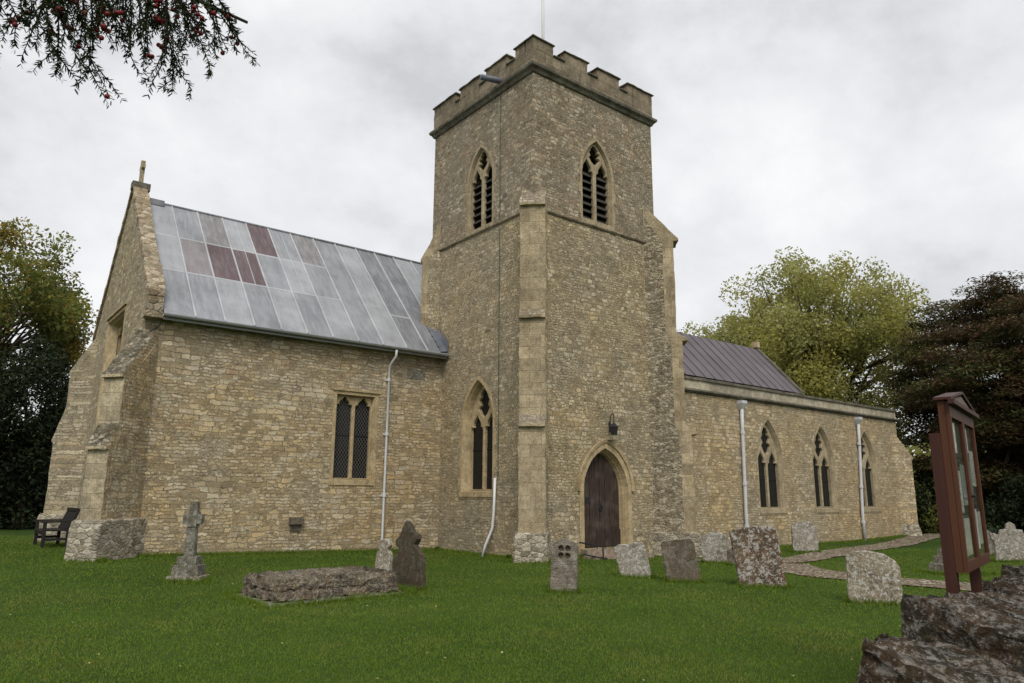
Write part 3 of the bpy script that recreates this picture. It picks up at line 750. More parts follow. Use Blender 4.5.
# gable copings, kneelers, apex block, cross
cp = MB()
for s in (-1,1):
    n = 9
    for i in range(n):
        t0 = 3.72*i/n; t1 = 3.72*(i+1)/n - .012; j = random.Random(i*3+s).uniform(-.012,.02)
        y0, y1 = YR+s*t0, YR+s*t1; z0, z1 = pk-slope*t0, pk-slope*t1
        if i == 0: y0 = YR+s*.12; z0 = pk-slope*.12
        vs = [(x,y,z+o) for x in (XG-.06-j, XG+.31+j) for (y,z) in ((y0,z0),(y1,z1)) for o in (.003,.20+j)]
        cp.add(vs, [(0,1,3,2),(4,6,7,5),(0,4,5,1),(2,3,7,6),(1,5,7,3),(0,2,6,4)])
part(roughen(cp.build('gable_coping', M_COPERUB), .22, .022))
for s in (-1,1):
    kn = MB(); y = YR+s*3.5; lo, hi = min(y, y+s*.30), max(y, y+s*.30)
    kn.box((XG-.06,lo,5.94),(XG+.30,hi,6.30)); kn.box((XG-.09,lo-.03,5.78),(XG+.32,hi+.03,5.945)); part(kn.build('kneeler_stone', M_COPERUB))
ap = MB(); ap.box((XG-.08,YR-.15,pk-.02),(XG+.40,YR+.13,pk+.20)); part(ap.build('apex_stone', M_COPE))
cr_ = MB(); cr_.box((XG+.10,YR-.055,pk+.203),(XG+.21,YR+.055,pk+.92)); cr_.box((XG+.11,YR-.19,pk+.66),(XG+.20,YR-.057,pk+.77)); cr_.box((XG+.11,YR+.057,pk+.66),(XG+.20,YR+.19,pk+.77))
part(cr_.build('gable_cross', M_ASHPALE))
# lead roof : sheets between rolls
EY, EZ = 18.74, 5.90; RZ = EZ + (YR-EY)*slope
def rp(x, t, o=0.0):            # point on south slope, t 0 eaves .. 1 ridge, o lift
    return Vector((x, EY+(YR-EY)*t, EZ+(RZ-EZ)*t)) + Vector((0,-.734,.68))*o
X0R = XG+.325; PW = .76; rnd = random.Random(4)
roof = MB(); rolls = MB()
pat = {0:(1,1,0),1:(0,3,0),2:(5,4,1),3:(1,4,0),4:(4,0,1),5:(0,1,0),6:(5,0,1)}
edges = [X0R]
while edges[-1] < 17.0: edges.append(edges[-1]+PW*rnd.uniform(.94,1.06))
TX = (YN+.06-EY)/(YR-EY)
for i, (xa, xb) in enumerate(zip(edges, edges[1:])):
    if xa < XT-.02 < xb: xb2 = XT-.012
    else: xb2 = xb
    t_lo = 0.0 if xa < XT-.1 else TX
    XSPLIT = xb2 != xb
    rows = [(0,.36),(.36,.68),(.68,1.0)] if i < 7 else ([(0,.30),(.30,1)] if i in (9,10) else [(0,1.0)])
    if rows[0][0] == 0 and len(rows) > 1 and i >= 7 and XSPLIT: rows = [(0,1.0)]
    for r, (ta, tb) in enumerate(rows):
        ta2 = max(ta, t_lo)
        if ta2 >= tb: continue
        if i < 7: mi = (pat[i][::-1])[r]
        else: mi = {7:0,8:1,9:2,10:2}.get(i, rnd.choice((0,0,1,2)))
        lift = .006*r
        nseg = 5; vs = []
        for k in range(nseg+1):
            t = ta2+(tb-ta2)*k/nseg
            for xx in (xa+.004, (xa+xb2)/2, xb2-.004):
                vs.append(rp(xx, t, lift + .006*mnoise.noise(Vector((xx*2,t*5,i)))))
        roof.add(vs, [(k*3+j, k*3+j+1, k*3+j+4, k*3+j+3) for k in range(nseg) for j in (0,1)], mi)
        if XSPLIT:
            t0 = max(ta, TX); vs = [rp(xx, t0+(tb-t0)*k/4, .0) for k in range(5) for xx in (xb2-.004, xb-.004)]
            roof.add(vs, [(k*2,k*2+1,k*2+3,k*2+2) for k in range(4)], mi)
        if ta > 0 and ta2 == ta:     # dressed lap at the lower edge of an upper sheet
            rolls.add([rp(xa,ta-.004,.004),rp(xb2,ta-.004,.004),rp(xb2,ta+.004,.022),rp(xa,ta+.004,.022)], [(0,1,2,3)])
    if i: rolls.tube([rp(xa, t_lo+.002, .012), rp(xa, (t_lo+1)/2, .014), rp(xa, .998, .012)], .026, 7)
mid = [i for i in range(2,7)]
for i in mid:                        # extra half rolls on the patched part
    if i % 2: rolls.tube([rp(edges[i]+PW*.52,.36,.008), rp(edges[i]+PW*.52,.998,.008)], .012, 6)
lead_roof = part(roof.build('lead_roof', M_LEAD, smooth=False))
rolls.build('lead_roll', M_ROLL).parent = lead_roof
bk = MB(); bk.add([(X0R,EY,EZ-.06),(XT-.02,EY,EZ-.06),(XT-.02,YN+.0,EZ-.06+(YN-EY)*slope),(17,YN,EZ-.06+(YN-EY)*slope),(17,YR,RZ-.05),(X0R,YR,RZ-.05),(X0R,YB+.3,EZ-.06),(17,YB+.3,EZ-.06)],
                    [(0,1,2,5),(2,3,4,5),(5,4,7,6)]); bk.build('roof_boarding', M_GUTTER).parent = lead_roof
nb_ = MB(); nb_.add([(X0R,YR,RZ),(17,YR,RZ),(17,YB+.34,EZ),(X0R,YB+.34,EZ)], [(0,1,2,3)]); nb_.tube([(X0R,YR,RZ+.02),(17,YR,RZ+.02)], .045, 8)
nb_.build('ridge_roll', M_LEAD[2]).parent = lead_roof
cap = MB(); cap.box((X0R,YR-.14,RZ-.10),(X0R+.50,YR+.08,RZ+.075)); cap.build('ridge_cap', M_LEAD[2]).parent = lead_roof
# gutter, flashing, downpipe
g = MB(); n = 8
vs = []; 
for x in (X0R-.02, XT-.015):
    for k in range(n+1):
        a = math.pi*k/n; vs.append((x, EY-.045-.055*math.cos(a), EZ-.02-.06*math.sin(a)))
g.add(vs, [(k,k+1,n+2+k,n+1+k) for k in range(n)]); g.box((X0R-.02,EY-.106,EZ-.03),(XT-.015,EY-.10,EZ-.01)); g.box((X0R,EY+.05,EZ-.14),(XT-.015,EY+.07,EZ-.065))
part(g.build('eaves_gutter', M_GUTTERG))
fl = MB(); rnd = random.Random(2)
for k in range(7):
    t0, t1 = TX*k/7*1.05, TX*(k+1)/7*1.05
    p0, p1 = rp(XT, t0), rp(XT, t1); hgt = rnd.uniform(.22,.42)
    fl.add([(XT-.30,p0.y,p0.z+.05),(XT-.26,p1.y,p1.z+.05),(XT-.06,p1.y,p1.z+.10),(XT-.06,p0.y,p0.z+.10),(XT-.025,p1.y,p1.z+hgt),(XT-.025,p0.y,p0.z+hgt*.9)], [(0,1,2,3),(3,2,4,5)])
part(fl.build('lead_flashing', M_FLASH))
dp = MB(); dx = 10.46
dp.tube([(dx+.02,EY-.04,EZ-.10),(dx+.02,EY-.03,EZ-.28),(dx-.01,YW-.08,EZ-.52),(dx-.02,YW-.075,3),(dx-.03,YW-.075,.40),(dx-.02,YW-.10,.16)], .037, 10)
dpo = part(dp.build('downpipe', M_PIPE, smooth=True))
for z in (4.9,3.3,1.55): b = MB(); b.tube([(dx-.02,YW-.075,z),(dx-.02,YW-.075,z+.09)], .058, 10); b.box((dx-.10,YW-.03,z+.015),(dx+.06,YW-.002,z+.075)); b.build('pipe_bracket', M_PIPE).parent = dpo
# stones set in the nave wall
q = MB(); q.box((11.10,YW-.02,5.08),(11.72,YW+.1,5.36)); part(q.build('inset_tablet', M_G_GREY))
q = MB(); q.box((7.70,YW-.14,.84),(8.06,YW+.1,1.02)); q.box((7.74,YW-.05,.66),(8.02,YW+.1,.837)); part(q.build('projecting_stone', M_G_BROWN))
buttress((XG,YW), RAD(225), .50, [(5.72,4.25,.90),(3.15,2.62,1.14)], back=5.88, slope_mat=M_MOSSY, front_only=True, mat_f=M_ASHPALE, mat_s=M_WING, lip=.09, front=.16, plinth=(1.05,1.27,.22))
buttress((XG,YB), RAD(315), .70, [(6.2,5.3,.45),(4.2,3.2,.72)], back=6.6, slope_mat=M_MOSSY, mat_f=M_GABLE, mat_s=M_GABLE, plinth=(1.0,.86,.1))
# low wall footing along the nave
ft = MB(); ft.box((XG+.35,YW-.05,-.3),(XT-.02,YW+.05,.42)); 

# ------------------------------------------------------------------ south aisle / chancel on the right
YC, XC = 15.0, 33.9
AW = [dict(cx=c-XE, y0=1.2, w=1.56, spring=2.85, apex=4.36) for c in (23.75,27.40,30.90)]
mb = MB(); panel(mb, (XE,YC,0), (1,0,0), rect(0,-.6,XC-XE,5.0), [P(d) for d in AW], .7, 0)
mb.box((XC-.7,YC+.7,-.6),(XC,21,5.0)); mb.box((XE,20.3,-.6),(XC-.7,21,5.0))
part(mb.build('aisle_wall', M_AISLE))
for d in AW: window('traceried_window', (XE,YC,0), (1,0,0), d, .10, .17, 'tracery', (M_DRESSG, M_GLASS), .07)
mb = MB(); prof = [(0,4.94),(.05,4.96),(.13,5.02),(.13,5.06),(.0,5.12)]
vs = [(x,YC-p,z) for x in (XE+.01,XC+.1) for p, z in prof]; n = len(prof)
mb.add(vs, [(k,k+1,n+k+1,n+k) for k in range(n-1)] + [tuple(range(n,2*n))])
vs = [(XC+p,y,z) for y in (YC,21) for p, z in prof]; mb.add(vs, [(k,k+1,n+k+1,n+k) for k in range(n-1)])
part(mb.build('string_course', M_COPE))
mb = MB(); mb.box((XE+.01,YC-.012,5.0),(XC+.012,YC+.36,5.40)); mb.box((XC-.35,YC+.36,5.0),(XC+.012,21,5.40))
apar = part(mb.build('aisle_parapet', M_PARA2))
mb = MB(); mb.box((XE+.01,YC-.07,5.40),(XC+.07,YC+.42,5.49)); mb.box((XC-.41,YC+.42,5.40),(XC+.07,21,5.49)); roughen(mb.build('parapet_coping', M_COPE), .4, .012).parent = apar
# roof with standing seams, gable end and flat lead roof beyond
XV = 26.97; AY, AZ, BY, BZ = 15.43, 5.66, 17.36, 7.76
def ar(x, t, o=0.0): return Vector((x, AY+(BY-AY)*t, AZ+(BZ-AZ)*t)) + Vector((0,-.736,.677))*o
rf = MB(); sm = MB(); n = 17
for i in range(n):
    xa = XE+.02+(XV-XE-.02)*i/n; xb = XE+.02+(XV-XE-.02)*(i+1)/n
    vs = [ar(x, t, .008*mnoise.noise(Vector((x*3,t*4,3)))) for t in (0,.33,.66,1) for x in (xa,(xa+xb)/2,xb)]
    rf.add(vs, [(r*3+k, r*3+k+1, r*3+k+4, r*3+k+3) for r in range(3) for k in (0,1)])
    sm.tube([ar(xa,0,.012), ar(xa,.998,.012)], .019, 6)
rf.add([(XE,BY,BZ),(XV,BY,BZ),(XV,20.2,5.0),(XE,20.2,5.0)], [(0,1,2,3)])
aro = part(rf.build('aisle_roof', M_AROOF)); sm.build('roof_seam', M_AROOF).parent = aro
gb = MB(); panel(gb, (XV,AY,0), (0,1,0), [(0,4.9),(2*(BY-AY),4.9),(2*(BY-AY),AZ-.05),(BY-AY,BZ-.05),(0,AZ-.05)], [], .4)
part(gb.build('aisle_gable', M_AISLE))
vg = MB(); 
for s in (0,1):
    y0 = AY if s == 0 else 2*BY-AY
    vg.add([(x, y, z+o) for x in (XV-.05,XV+.14) for (y,z) in ((y0,AZ),(BY,BZ)) for o in (-.03,.10)], [(0,1,3,2),(4,6,7,5),(0,4,5,1),(2,3,7,6),(1,5,7,3),(0,2,6,4)])
part(vg.build('verge_coping', M_COPE))
fin = MB(); fin.box((XV-.10,BY-.12,BZ+.05),(XV+.12,BY+.12,BZ+.30)); part(fin.build('roof_finial', M_DRESS))
fr_ = MB(); fr_.box((XV+.02,YC+.36,5.02),(XC-.35,20.3,5.18)); part(fr_.build('flat_lead_roof', M_LEAD[2]))
for xh, xb, zb in ((22.05,21.95,-.1),(30.25,29.95,-.05)):
    h = MB(); vs = []
    for (hw, z) in ((.145,4.90),(.145,4.80),(.10,4.68),(.06,4.58)):
        vs += [(xh-hw,YC-.02-2*hw*.75,z),(xh+hw,YC-.02-2*hw*.75,z),(xh+hw,YC-.005,z),(xh-hw,YC-.005,z)]
    h.add(vs, [(i*4+k, i*4+(k+1)%4, (i+1)*4+(k+1)%4, (i+1)*4+k) for i in range(3) for k in range(4)] + [(0,1,2,3)])
    p_ = MB(); p_.tube([(xh,YC-.10,4.60),(xh-.02,YC-.09,3.9),(xb,YC-.09,1),(xb,YC-.10,zb-.1)], .062, 10)
    po = part(p_.build('downpipe', M_PIPEG, smooth=True)); h.build('rainwater_hopper', M_PIPEG).parent = po
    for z in (3.75,2.0,.6):
        f = (z-1)/3.6; xx = xb+(xh-xb)*max(0,min(1,f)); b = MB(); b.tube([(xx,YC-.09,z),(xx,YC-.09,z+.11)], .083, 10); b.build('pipe_collar', M_PIPEG).parent = po
buttress((XC,YC), RAD(135), .60, [(4.25,3.35,.40)], back=4.75, slope_mat=M_AISLE, mat_f=M_AISLE, mat_s=M_AISLE, lip=.05, plinth=(.5,.45,.05))
# things inside, so that glazing looks into a dark building
fl = MB(); fl.box((XT+.7,YT+.7,8.9),(XE-.7,YN-.7,9.1)); part(fl.build('belfry_floor', M_DARK))

# ------------------------------------------------------------------ flagpole and lantern
fp = MB(); fp.tube([(14.55,16.75,13.7),(14.55,16.75,17.5),(14.55,16.75,21.5)], [.055,.05,.035], 10)
fpo = fp.build('flagpole', M_POLE, smooth=True); tag(fpo, 'thin white flagpole rising from the top of the church tower', 'flagpole')

lan = empty('wall_lantern', (15.12, YT, 3.32)); tag(lan, 'black iron lantern on a hooked bracket above the arched tower door', 'lantern')
def sub(mb, name, mat, parent, smooth=False):
    o = mb.build(name, mat, parent, smooth); return o
b = MB(); b.tube([(0.0,-.24,.30),(.0,-.24,.42),(.02,-.22,.56),(.05,-.14,.60),(.07,-.05,.52),(.07,-.01,.28)], .014, 6); b.tube([(.07,-.01,.20),(.36,-.04,.20)], .012, 6); b.box((.03,-.02,.08),(.11,-.001,.36))
sub(b, 'bracket', M_BLACK, lan)
b = MB(); 
for (r0,z0,r1,z1) in ((.085,-.02,.12,.20),(.14,.20,.03,.32)):
    k = 6; vs = [(math.cos(2*math.pi*i/k)*r, -.24+math.sin(2*math.pi*i/k)*r, z) for r, z in ((r0,z0),(r1,z1)) for i in range(k)]
    b.add(vs, [(i,(i+1)%k,k+(i+1)%k,k+i) for i in range(k)] + [tuple(range(k)), tuple(range(k,2*k))])
sub(b, 'lamp_body', M_BLACK, lan)
b = MB(); b.box((-.11,-.30,-.16),(.11,-.0,-.06)); sub(b, 'stone_corbel', M_ASHPALE, lan)
b = MB(); b.tube([(0,-.24,-.02),(0,-.24,-.10)], [.05,.02], 6); sub(b, 'lamp_base', M_PIPE, lan)

# handrail and bar gate in front of the door
hr = empty('iron_handrail', (14.1,14.0,hz(14.1,14.0))); tag(hr, 'small bent black iron handrail beside the step of the tower door', 'handrail')
b = MB(); b.tube([(-.35,.45,.42),(-.1,.1,.36),(.02,-.05,.33),(.02,-.06,.0)], .02, 6); sub(b, 'rail', M_BLACK, hr)
b = MB(); b.tube([(-.45,.2,.14),(-.1,-.15,.05),(.02,-.2,.03)], .018, 6); sub(b, 'lower_rail', M_BLACK, hr)
dg = empty('door_gate', (15.0,14.52,.215)); tag(dg, 'low black iron bar gate standing on the step before the plank door', 'gate')
for i in range(4): b = MB(); b.tube([(-.52+i*.3,0,0),(-.52+i*.3,0,.50)], .013, 6); sub(b, 'bar', M_BLACK, dg)
b = MB(); b.tube([(-.56,0,.06),(.42,0,.06)], .01, 6); sub(b, 'cross_rail', M_BLACK, dg)

# ------------------------------------------------------------------ gravestones
def wob(poly, amt, seed, sub_=.06):
    """resample and roughen an outline"""
    out = []; n = len(poly)
    for i in range(n):
        a = Vector(poly[i]); b = Vector(poly[(i+1) % n]); k = max(1, int((b-a).length/sub_))
        for j in range(k):
            p = a+(b-a)*j/k
            out.append((p.x + amt*mnoise.noise(Vector((p.x*9+seed*3.1, p.y*9, seed))), p.y + amt*mnoise.noise(Vector((p.x*9, p.y*9+5, seed+4.7)))*(1 if p.y > .03 else 0)))
    return out
def slab(outline, thick, seed, rough=.012, holes=(), bevel=.014):
    me = plate(wob(outline, rough, seed), holes, thick, bevel)
    mb = MB(); fr = Matrix(((1,0,0,0),(0,0,-1,0),(0,1,0,0),(0,0,0,1)))   # u->x, v->z, w->-y
    mb.mesh(me, 0, fr); bpy.data.meshes.remove(me)
    return mb
def headstone(x, y, face, outline, thick, mat, label, seed, roll=0, pitch=0, group='headstones in the churchyard', holes=(), name='headstone', cat='headstone'):
    """face = azimuth of the front normal (deg clockwise from +Y); local front is -Y"""
    mb = slab([(px, py-.25 if py <= 0 else py) for px, py in outline], thick, seed, holes=holes)
    o = mb.build(name, mat)
    o.location = (x, y, hz(x, y)); 
    o.rotation_mode = 'XYZ'
    o.rotation_euler = (RAD(pitch), RAD(roll), RAD(180-face))
    tag(o, label, cat, group); return o
def seg_top(w, h, rise, n=10):
    a = w/2; return [(-a,0),(a,0),(a,h-rise)] + [(a*math.cos(math.pi*i/n), h-rise+rise*math.sin(math.pi*i/n)) for i in range(1,n)] + [(-a,h-rise)]
def shoulder(w, h):
    a = w/2; s = h*.80
    return [(-a,0),(a,0),(a,s),(a*.80,s+.02),(a*.72,s+.05)] + [(a*.72*math.cos(t), s+.05+(h-s-.05)*math.sin(t)) for t in [math.pi*i/10 for i in range(1,10)]] + [(-a*.72,s+.05),(-a*.80,s+.02),(-a,s)]
def gothic(w, h):
    r = [(.5,0),(.49,.44),(.27,.63),(.37,.69),(.36,.77),(.22,.82),(.13,.93)]
    return [(-.5*w,0)] + [(x*w, y*h) for x, y in r] + [(0,h*1.03)] + [(-x*w, y*h) for x, y in reversed(r[1:])]

# carved cross headstone : four petal shaped recesses
def petal(cx, cy, ang, r=.112):
    pts = []
    for i in range(10):
        t = 2*math.pi*i/10; px_ = r*.72 + r*.44*math.cos(t); py_ = r*.40*math.sin(t)*(1+.35*math.cos(t))
        pts.append((cx+px_*math.cos(ang)-py_*math.sin(ang), cy+px_*math.sin(ang)+py_*math.cos(ang)))
    return pts
carved = empty('headstone', (8.80,9.64,hz(8.8,9.64)), RAD(180-232)); carved.rotation_euler = (RAD(-2), RAD(2), RAD(180-232))
tag(carved, 'narrow round topped headstone with a pierced four petal cross and ridged shaft', 'headstone', 'headstones in the churchyard')
oc = seg_top(.46,.89,.17); fr0 = [(px, py-.25 if py <= 0 else py) for px, py in oc]
mb = slab(fr0, .06, 3, .010, [petal(0,.66,RAD(a)) for a in (45,135,225,315)]); o = mb.build('carved_face', M_G_STRATA, carved); o.location = (0,-.055,0)
mb = slab([(x*.985,y-.004) for x, y in fr0], .09, 3, .010); o = mb.build('back_slab', M_G_BROWN, carved); o.location = (0,.022,0)

headstone(11.58,10.50,235, [(-.31,0),(.31,0),(.30,.58),(.26,.66),(.10,.69),(-.05,.67),(-.2,.71),(-.32,.66)], .14, M_G_WHITE, 'squat white lichened headstone tilted to the left just right of the tower door', 7, roll=-12, pitch=-4)
headstone(11.70,9.40,228, [(-.32,0),(.32,0),(.31,.72),(.26,.78),(-.27,.81),(-.32,.75)], .13, M_G_BROWN, 'plain grey brown headstone tilted left between the white and the rust coloured stones', 11, roll=-8, pitch=-3)
headstone(12.20,8.00,228, [(-.42,0),(.40,0),(.38,.99),(.33,1.05),(0,1.07),(-.38,1.06),(-.44,1.02)], .15, M_G_RUST, 'tall headstone covered in rust and cream lichen leaning to the left', 13, roll=-6, pitch=-5)
headstone(11.80,5.80,240, [(-.38,0),(.38,0),(.38,.55),(.31,.66),(.16,.75),(-.1,.79),(-.28,.77),(-.38,.70)], .16, M_G_WARM, 'wide low headstone mottled with white lichen beside the gravel path', 17, roll=1, pitch=-3)
headstone(16.0,11.75,238, seg_top(.72,.78,.25), .13, M_G_WHITE, 'rounded pale lichened headstone half hidden behind the rust coloured stone', 19, roll=-8)
headstone(15.72,11.08,230, seg_top(.30,.40,.05), .10, M_G_BROWN, 'little brown footstone at the back left edge of the rust coloured stone', 23, roll=-3, cat='footstone', name='footstone')
headstone(22.40,13.10,228, shoulder(.78,1.0), .13, M_G_WHITE, 'shouldered grey headstone standing close to the aisle wall below the windows', 29, roll=0)
headstone(6.92,11.60,262, gothic(.84,1.15), .12, M_G_DARK, 'dark gothic headstone with pointed top at the end of the low tomb', 31, roll=-12, pitch=-7)
headstone(7.48,13.55,245, [(-.20,0),(.20,0),(.17,.46),(.10,.54),(.15,.63),(.10,.74),(-.10,.74),(-.15,.63),(-.10,.54),(-.17,.46)], .12, M_G_WARM, 'pale headstone with a round knob top behind the dark gothic headstone', 37, roll=3)
headstone(23.2,7.55,238, [(-.45,0),(.45,0),(.42,.55),(.50,.60),(.50,.72),(.40,.74),(.30,.70),(.26,.84),(.12,.86),(.10,.98),(0,1.05),(-.10,.98),(-.12,.86),(-.26,.84),(-.30,.70),(-.40,.74),(-.50,.72),(-.50,.60),(-.42,.55)], .14, M_G_WHITE, 'ornate white headstone with a spiky cresting at the right edge of the lawn', 41)
headstone(25.2,9.0,238, seg_top(.62,.80,.2), .12, M_G_GREY, 'plain rounded grey headstone in the grass behind the notice board', 43)

# stone cross on a stepped base
X, Y = 4.06, 14.62
cross = empty('stone_cross', (X,Y,hz(X,Y)), RAD(-38)); cross.scale = (.84,.84,1); tag(cross, 'grey stone cross with short arms on a stepped base in front of the nave', 'grave cross')
b = MB(); b.box((-.36,-.28,-.1),(.36,.28,.10)); sub(b,'plinth',M_G_WARM,cross)
b = MB(); b.box((-.28,-.22,.10),(.28,.22,.29)); sub(b,'middle_step',M_G_GREY,cross)
b = MB(); b.box((-.21,-.17,.29),(.21,.17,.44)); sub(b,'upper_step',M_G_GREY,cross)
def taper(b, lo, hi, k):
    x0,y0,z0 = lo; x1,y1,z1 = hi
    b.add([(x0,y0,z0),(x1,y0,z0),(x1,y1,z0),(x0,y1,z0),(x0*k,y0*k,z1),(x1*k,y0*k,z1),(x1*k,y1*k,z1),(x0*k,y1*k,z1)], [(0,3,2,1),(4,5,6,7),(0,1,5,4),(1,2,6,5),(2,3,7,6),(3,0,4,7)])
b = MB(); taper(b,(-.105,-.085,.44),(.105,.085,1.42),.80); b.box((-.205,-.075,1.02),(-.100,.075,1.19)); b.box((.100,-.075,1.02),(.205,.075,1.19)); b.box((-.105,-.10,.97),(.105,.10,1.23))
sub(b,'cross_shaft',M_G_GREY,cross)
# low chest tomb with a rough mossy top
tomb = empty('chest_tomb', (5.35,11.75,hz(5.35,11.75)), RAD(2)); tag(tomb, 'low mossy ledger tomb with a rounded rubble top on the front lawn', 'tomb')
def rough_block(lo, hi, seed, amp=.03, n=(22,14,5), round_=.06, sc=5):
    bm = bmesh.new(); nxg, nyg, nzg = n; vmap = {}
    def vid(i,j,k):
        if (i,j,k) not in vmap:
            u, v, t = i/nxg, j/nyg, k/nzg
            p = Vector((lo[0]+(hi[0]-lo[0])*u, lo[1]+(hi[1]-lo[1])*v, lo[2]+(hi[2]-lo[2])*t))
            c = Vector(((lo[0]+hi[0])/2,(lo[1]+hi[1])/2,0))
            e = max(abs(u-.5), abs(v-.5))*2
            if t == 1: p.z -= round_*e**3; 
            if t > .5: p.x = c.x+(p.x-c.x)*(1-.04*t); p.y = c.y+(p.y-c.y)*(1-.06*t)
            q = p*sc+Vector((seed,seed*2,0)); p += Vector((mnoise.noise(q), mnoise.noise(q+Vector((9,0,0))), mnoise.noise(q+Vector((0,9,0)))))*amp
            q = p*sc*3.1; p += Vector((mnoise.noise(q), mnoise.noise(q+Vector((9,0,0))), mnoise.noise(q+Vector((0,9,0)))))*amp*.4
            vmap[(i,j,k)] = bm.verts.new(p)
        return vmap[(i,j,k)]
    for i in range(nxg):
        for j in range(nyg):
            for k in (0,nzg): bm.faces.new([vid(i,j,k),vid(i+1,j,k),vid(i+1,j+1,k),vid(i,j+1,k)])
    for i in range(nxg):
        for k in range(nzg):
            for j in (0,nyg): bm.faces.new([vid(i,j,k),vid(i+1,j,k),vid(i+1,j,k+1),vid(i,j,k+1)])
    for j in range(nyg):
        for k in range(nzg):
            for i in (0,nxg): bm.faces.new([vid(i,j,k),vid(i,j+1,k),vid(i,j+1,k+1),vid(i,j,k+1)])
    bmesh.ops.recalc_face_normals(bm, faces=bm.faces)
    me = bpy.data.meshes.new('block'); bm.to_mesh(me); bm.free(); return me
def mesh_obj(me, name, mat, parent=None, smooth=False):
    me.name = name; me.materials.append(mat)
    if smooth: me.polygons.foreach_set('use_smooth', [True]*len(me.polygons))
    o = bpy.data.objects.new(name, me); COL.objects.link(o)
    if parent: o.parent = parent
    return o
mesh_obj(rough_block((-1.24,-.86,-.1),(1.24,.86,.05),1,.03,(48,30,4),.03), 'kerb_slab', M_G_GREY, tomb)
mesh_obj(rough_block((-1.06,-.66,.04),(1.06,.66,.25),2,.045,(60,36,6),.03,7), 'tomb_chest', M_TOMB, tomb)
mesh_obj(rough_block((-1.05,-.64,.20),(1.05,.64,.40),5,.035,(72,44,5),.15,9), 'tomb_top', M_TOMB, tomb)

# stepped monument behind the notice board
mon = empty('stepped_monument', (18.3,7.15,hz(18.3,7.15)), RAD(-35)); tag(mon, 'pale stepped base of a grave monument with a worn shaft behind the notice board', 'monument')
for i, (a, z0, z1) in enumerate(((.50,-.1,.05),(.33,.05,.20),(.26,.20,.36),(.20,.36,.52))): b = MB(); b.box((-a*1.15,-a,z0),(a*1.15,a,z1)); sub(b, 'step', M_G_WHITE if i else M_G_GREY, mon)
b = MB(); taper(b,(-.15,-.12,.52),(.17,.13,1.45),.8); sub(b, 'shaft', M_G_GREY, mon)

# ------------------------------------------------------------------ bench against the gable
bench = empty('wooden_bench', (2.98,23.7,hz(2.98,23.7)), RAD(0)); tag(bench, 'dark slatted wooden bench with arms backing on to the gable wall', 'bench')
L = .78                       # half length along Y ; seat looks to -X
for yy in (-L, L):
    b = MB(); b.box((-.34,yy-.035,0),(-.26,yy+.035,.64)); sub(b,'leg',M_BENCH,bench)
    b = MB(); b.add([(x+dx,y,z) for z, dx in ((0,0),(.45,0),(1.0,.20)) for x, y in ((.20,yy-.035),(.28,yy-.035),(.28,yy+.035),(.20,yy+.035))], [(0,3,2,1),(0,1,5,4),(1,2,6,5),(2,3,7,6),(3,0,4,7),(4,5,9,8),(5,6,10,9),(6,7,11,10),(7,4,8,11),(8,9,10,11)]); sub(b,'leg',M_BENCH,bench)
    b = MB(); b.box((-.42,yy-.045,.643),(.30,yy+.045,.685)); sub(b,'armrest',M_BENCH,bench)
    b = MB(); b.box((-.26,yy-.025,.18),(.20,yy+.025,.25)); sub(b,'stretcher',M_BENCH,bench)
b = MB()
for k in range(5): b.box((-.36+k*.125,-L+.04,.42),(-.26+k*.125,L-.04,.45))
b.box((-.33,-L+.04,.33),(-.29,L-.04,.418)); sub(b,'seat',M_BENCH,bench)
b = MB()
for k in range(14):
    y0 = -L+.08+k*(2*L-.16)/14; b.add([(x,y,z) for z, dx in ((.50,.22),(.93,.385)) for x, y in ((dx,y0),(dx+.02,y0),(dx+.02,y0+.06),(dx,y0+.06))], [(0,3,2,1),(0,1,5,4),(1,2,6,5),(2,3,7,6),(3,0,4,7),(4,5,6,7)])
b.box((.36,-L+.036,.935),(.43,L-.036,1.01)); b.box((.20,-L+.036,.455),(.26,L-.036,.51)); sub(b,'backrest',M_BENCH,bench)

# ------------------------------------------------------------------ notice board
Wn = Vector((.975,.222,0)).normalized(); Nn = Vector((-Wn.y, Wn.x, 0))       # width direction, direction to the back
nbo = Vector((5.68,2.15,0)); ZB, ZT, NW_, ND = 1.10, 2.29, 1.20, .055
ang = math.atan2(Wn.y, Wn.x)
board = empty('notice_board', (nbo.x, nbo.y, 0), ang); tag(board, 'red brown wooden parish notice board with glazed doors and a small pediment', 'notice board')
M_PAPER = [simple('white paper', (.80,.80,.78), .8, .1, .06), simple('cream paper', (.55,.55,.47), .8, .1, .1), simple('pale green paper', (.30,.34,.30), .8, .1, .1)]
M_BACK = simple('dark green felt backing', (.10,.11,.075), .9, .05, .3, 12)
sub(MB().box((0,.012,ZB),(.05,ND,ZT)).box((NW_-.05,.012,ZB),(NW_,ND,ZT)).box((.05,.012,ZB),(NW_-.05,ND,ZB+.06)).box((.05,.012,ZT-.10),(NW_-.05,ND,ZT)).box((.05,ND-.02,ZB+.06),(NW_-.05,ND,ZT-.10)), 'case', M_MAHOG, board)
sub(MB().box((.052,.014,ZB+.062),(NW_-.052,.022,ZT-.102)), 'pin_board', M_BACK, board)
